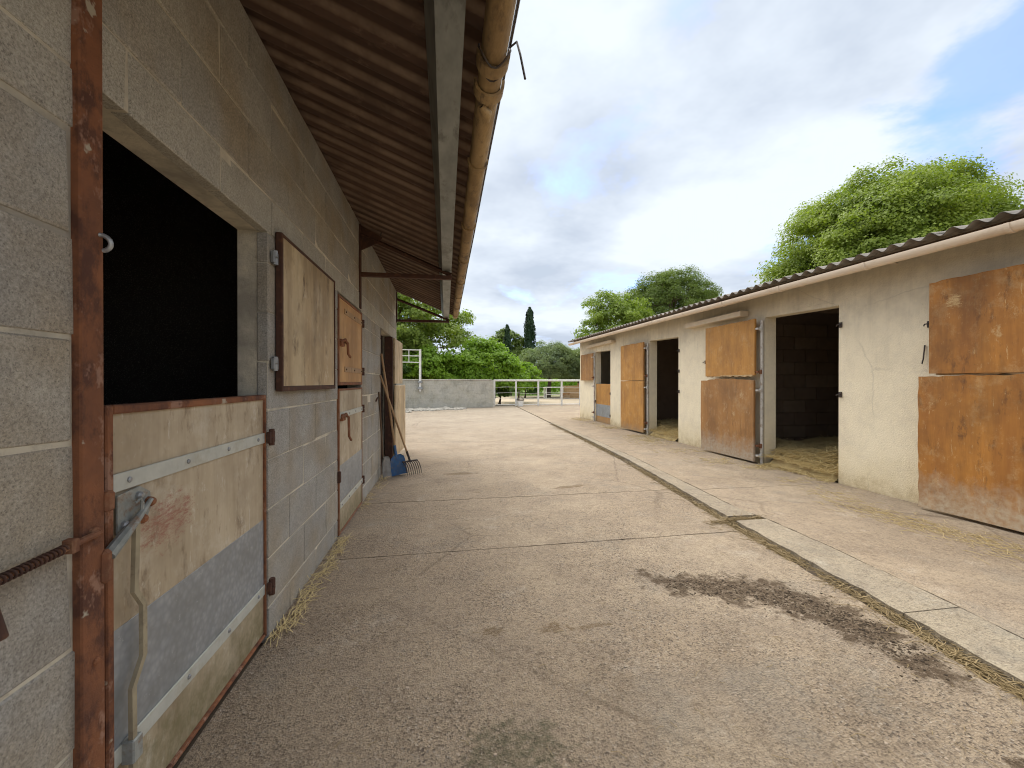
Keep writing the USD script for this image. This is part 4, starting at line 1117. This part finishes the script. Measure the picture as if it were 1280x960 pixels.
# things stored beyond the gate
tbl = xf('garden_table', label='white slatted table standing beyond the gate', cat='table', loc=(8.85, 33.6, .03))
for k in range(5):
    obj('slat', box(-.8, .8, -.42 + k * .17, -.42 + k * .17 + .15, .88, .925, .006), M['white_paint'], tbl)
for q in ((-.7, -.34), (.7, -.34), (-.7, .34), (.7, .34)):
    obj('leg', box(q[0] - .04, q[0] + .04, q[1] - .04, q[1] + .04, 0, .88, .006), M['white_paint'], tbl)
obj('crossbar', box(-.66, .66, -.365, -.325, .3, .37, .005), M['white_paint'], tbl)
def crate(loc, w, d, h, label, mat='crate_wood', rz=0):
    c = xf('wooden_crate', label=label, cat='crate', loc=loc, rz=rz)
    nz = max(3, int(h / .16))
    for k in range(nz):
        z0 = k * h / nz
        obj('board', [box(-w / 2, w / 2, -d / 2, -d / 2 + .02, z0 + .01, z0 + h / nz - .015), box(-w / 2, w / 2, d / 2 - .02, d / 2, z0 + .01, z0 + h / nz - .015),
                      box(-w / 2, -w / 2 + .02, -d / 2 + .02, d / 2 - .02, z0 + .01, z0 + h / nz - .015), box(w / 2 - .02, w / 2, -d / 2 + .02, d / 2 - .02, z0 + .01, z0 + h / nz - .015)], M[mat], c)
    for sx_ in (-1, 1):
        for sy_ in (-1, 1):
            obj('corner_post', box(sx_ * (w / 2 - .05) - .03, sx_ * (w / 2 - .05) + .03, sy_ * (d / 2 - .05) - .03, sy_ * (d / 2 - .05) + .03, 0, h, .004), M[mat], c)
    obj('base', box(-w / 2 + .02, w / 2 - .02, -d / 2 + .02, d / 2 - .02, .02, .05), M[mat], c)
crate((10.45, 33.8, .03), 1.2, 1.0, 1.05, 'pale wooden crate beyond the gate, next to the table')
crate((11.75, 34.0, .03), 1.1, 1.0, 1.25, 'taller orange wooden crate beyond the gate, right of the pale crate', 'ply_orange')
crate((9.75, 33.2, .03), .6, .5, .45, 'small brown wooden box on the ground between table and crates', 'ply_brown', 12)

# ---------------------------------------------------------------- trees and shrubs
tree('broadleaf_tree', 'tall loose leafy tree behind the far end of the block stable', 'tree', (-2.6, 27, 0), (-3.0, 27.5, 3.9), (4.6, 3.6, 4.2), 'leaf_left', 330, 150, .17, 1.5, 101, .26, 26, clump=.15, low=-.85, shell=(.4, 1.02), lump=.3)
tree('broadleaf_tree', 'great rounded green tree rising above the right stable roof', 'tree', (19.5, 15.5, 0), (19.1, 15.3, 4.6), (4.9, 4.4, 5.8), 'leaf_big', 1300, 260, .10, 1.5, 102, .42, 40, clump=.115, low=-.3, shell=(.55, 1.0), lump=.16, squash=.95)
tree('umbrella_pine', 'dark dense umbrella pine behind the roof of the right stable', 'tree', (19.3, 34, 0), (19.6, 34, 7.6), (4.4, 3.6, 3.3), 'leaf_pine', 420, 190, .17, 3.0, 103, .3, 22, clump=.16, low=-.7, lump=.16, squash=.85)
tree('umbrella_pine', 'small dark pine crown just right of the dense umbrella pine', 'tree', (24.0, 35, 0), (24.2, 35, 7.2), (2.6, 2.4, 2.4), 'leaf_pine', 150, 150, .19, 3.0, 104, .2, 12, clump=.2, low=-.6, squash=.6)
tree('pine_tree', 'pale green airy pine standing left of the umbrella pine', 'tree', (12.7, 30, 0), (12.7, 30, 5.0), (2.9, 2.4, 2.9), 'leaf_pine_light', 190, 110, .20, 2.6, 105, .2, 18, clump=.2, low=-.7, shell=(.4, 1.0), lump=.3)
def cypress(name, label, x, y, h, r, seed, n=5200):
    rg = np.random.default_rng(seed)
    t = xf(name, label=label, cat='tree')
    z = rg.uniform(.03, 1, n) ** .9
    prof = r * np.minimum(1, (1 - z) * 1.1 + .42) * np.minimum(1, (1 - z) * 14 + .2) * np.minimum(1, .5 + z * 3) * (1 + .10 * np.sin(z * 23 + 3))
    a = rg.uniform(0, 2 * np.pi, n)
    rr = prof * rg.uniform(.65, 1.05, n) * (1 + .2 * np.sin(a * 3 + z * 14))
    P = np.stack([x + rr * np.cos(a), y + rr * np.sin(a), z * h], 1)
    Nn = np.stack([np.cos(a), np.sin(a), rg.normal(.2, .4, n)], 1)
    obj('trunk', tube([(x, y, 0), (x, y, h * .9)], [.18, .03], 8), M['bark'], t)
    obj('crown', leaves(P, Nn, .34, 2.0, rg), M['leaf_cypress'], t)
cypress('cypress', 'tall slim dark cypress rising above the far hedge', 11.2, 55, 11.4, .95, 106)
cypress('cypress', 'short pointed dark cypress in front of the round green tree', 7.4, 50, 8.3, .55, 107, 2600)
tree('round_tree', 'dome shaped deep green tree left of the tall cypress', 'tree', (8.0, 55.5, 0), (8.0, 56, 5.4), (2.9, 2.5, 3.1), 'leaf_pine', 90, 110, .30, 1.8, 108, .25, 10, clump=.2, low=-.6)
tree('olive_tree', 'silvery green olive tree with drooping branches beyond the gate', 'tree', (9.2, 37, 0), (9.5, 37.3, 2.8), (2.9, 2.2, 2.3), 'leaf_silver', 210, 170, .17, 3.0, 109, .22, 16, clump=.2, low=-.5, droop=.25, lump=.3)
tree('olive_tree', 'smaller dull green olive tree touching the right stable corner', 'tree', (12.6, 38.5, 0), (12.5, 38.5, 2.4), (2.2, 2.0, 2.1), 'leaf_silver', 130, 150, .18, 3.0, 110, .2, 10, clump=.22, low=-.5)
def shrub(name, label, c, r, leaf, seed, clumps=60, per=90, size=.16, catg='shrub', **kw):
    t = xf(name, label=label, cat=catg)
    cr, cc = crown(c, r, clumps, per, size, 1.7, seed, clump=.26, low=-.5, **kw)
    obj('stem', limbs((c[0], c[1], 0), (c[0], c[1], c[2] + .2), .07, cc, seed, 9, .2), M['bark'], t, smooth=True)
    obj('foliage', cr, M[leaf], t)
shrub('shrub', 'bright green bush crowding over the middle of the far wall', (2.2, 25.4, 1.9), (2.4, 1.3, 1.9), 'leaf_bright', 121, 150, 120)
shrub('shrub', 'bright green bush beside the left tree, behind the far wall', (-.9, 24.8, 1.7), (1.8, 1.2, 1.5), 'leaf_bright', 122, 90, 110)
shrub('shrub', 'yellow green bush at the wall end beside the gate', (4.9, 28.0, 1.5), (1.6, 1.2, 1.35), 'leaf_bright', 123, 55, 100)
shrub('shrub', 'deep green bush at the left of the wall behind the white post', (-4.3, 23.3, 1.7), (2.0, 1.3, 1.4), 'leaf_dark', 124, 60, 100)
shrub('shrub', 'small round dark bush seen through the middle of the gate', (6.9, 36.0, .75), (1.15, 1.0, .85), 'leaf_dark', 125, 36, 90)
shrub('shrub', 'dark bush at the left end of the gate', (3.3, 25.6, .75), (.8, .7, .8), 'leaf_dark', 126, 30, 80, .13)
shrub('shrub', 'tall dark bush behind the wall end, left of the silvery olive', (6.6, 42.0, 2.0), (1.6, 1.4, 2.0), 'leaf_dark', 127, 60, 100, .22)
# hedge bank and far wood that closes the view
rg = np.random.default_rng(131)
P, Nn = [], []
n = 46000
a = rg.uniform(-70, 90, n)
hh = 3.6 + 3.2 * meshkit.fbm(np.stack([a / 7, a * 0, a * 0], 1), 4, 9)
dep = rg.uniform(0, 6, n)
zz = hh * np.sqrt(rg.random(n)) * (1 - .03 * dep)
P = np.stack([a, 74 + dep + 2.5 * meshkit.noise(np.stack([a / 3, zz / 2, a * 0], 1), 4) + .0 * zz, zz], 1)
Nn = np.stack([rg.normal(0, .6, n), -1 + rg.normal(0, .6, n), rg.normal(.5, .5, n)], 1)
obj('far_wood', leaves(P, Nn, .75, 1.4, rg), M['leaf_dark'], label='far belt of dark green trees closing the view', cat='wood', kind='stuff')
n = 9000
a = rg.uniform(-16, 26, n)
hh = 1.2 + 1.3 * meshkit.fbm(np.stack([a / 3, a * 0, a * 0], 1), 4, 19)
P = np.stack([a, 46 + rg.uniform(0, 2.5, n), hh * np.sqrt(rg.random(n))], 1)
Nn = np.stack([rg.normal(0, .6, n), -1 + rg.normal(0, .6, n), rg.normal(.6, .5, n)], 1)
obj('hedge', leaves(P, Nn, .34, 1.5, rg), M['leaf_bright'], label='loose mid green hedge on the grass beyond the gate', cat='hedge', kind='stuff')
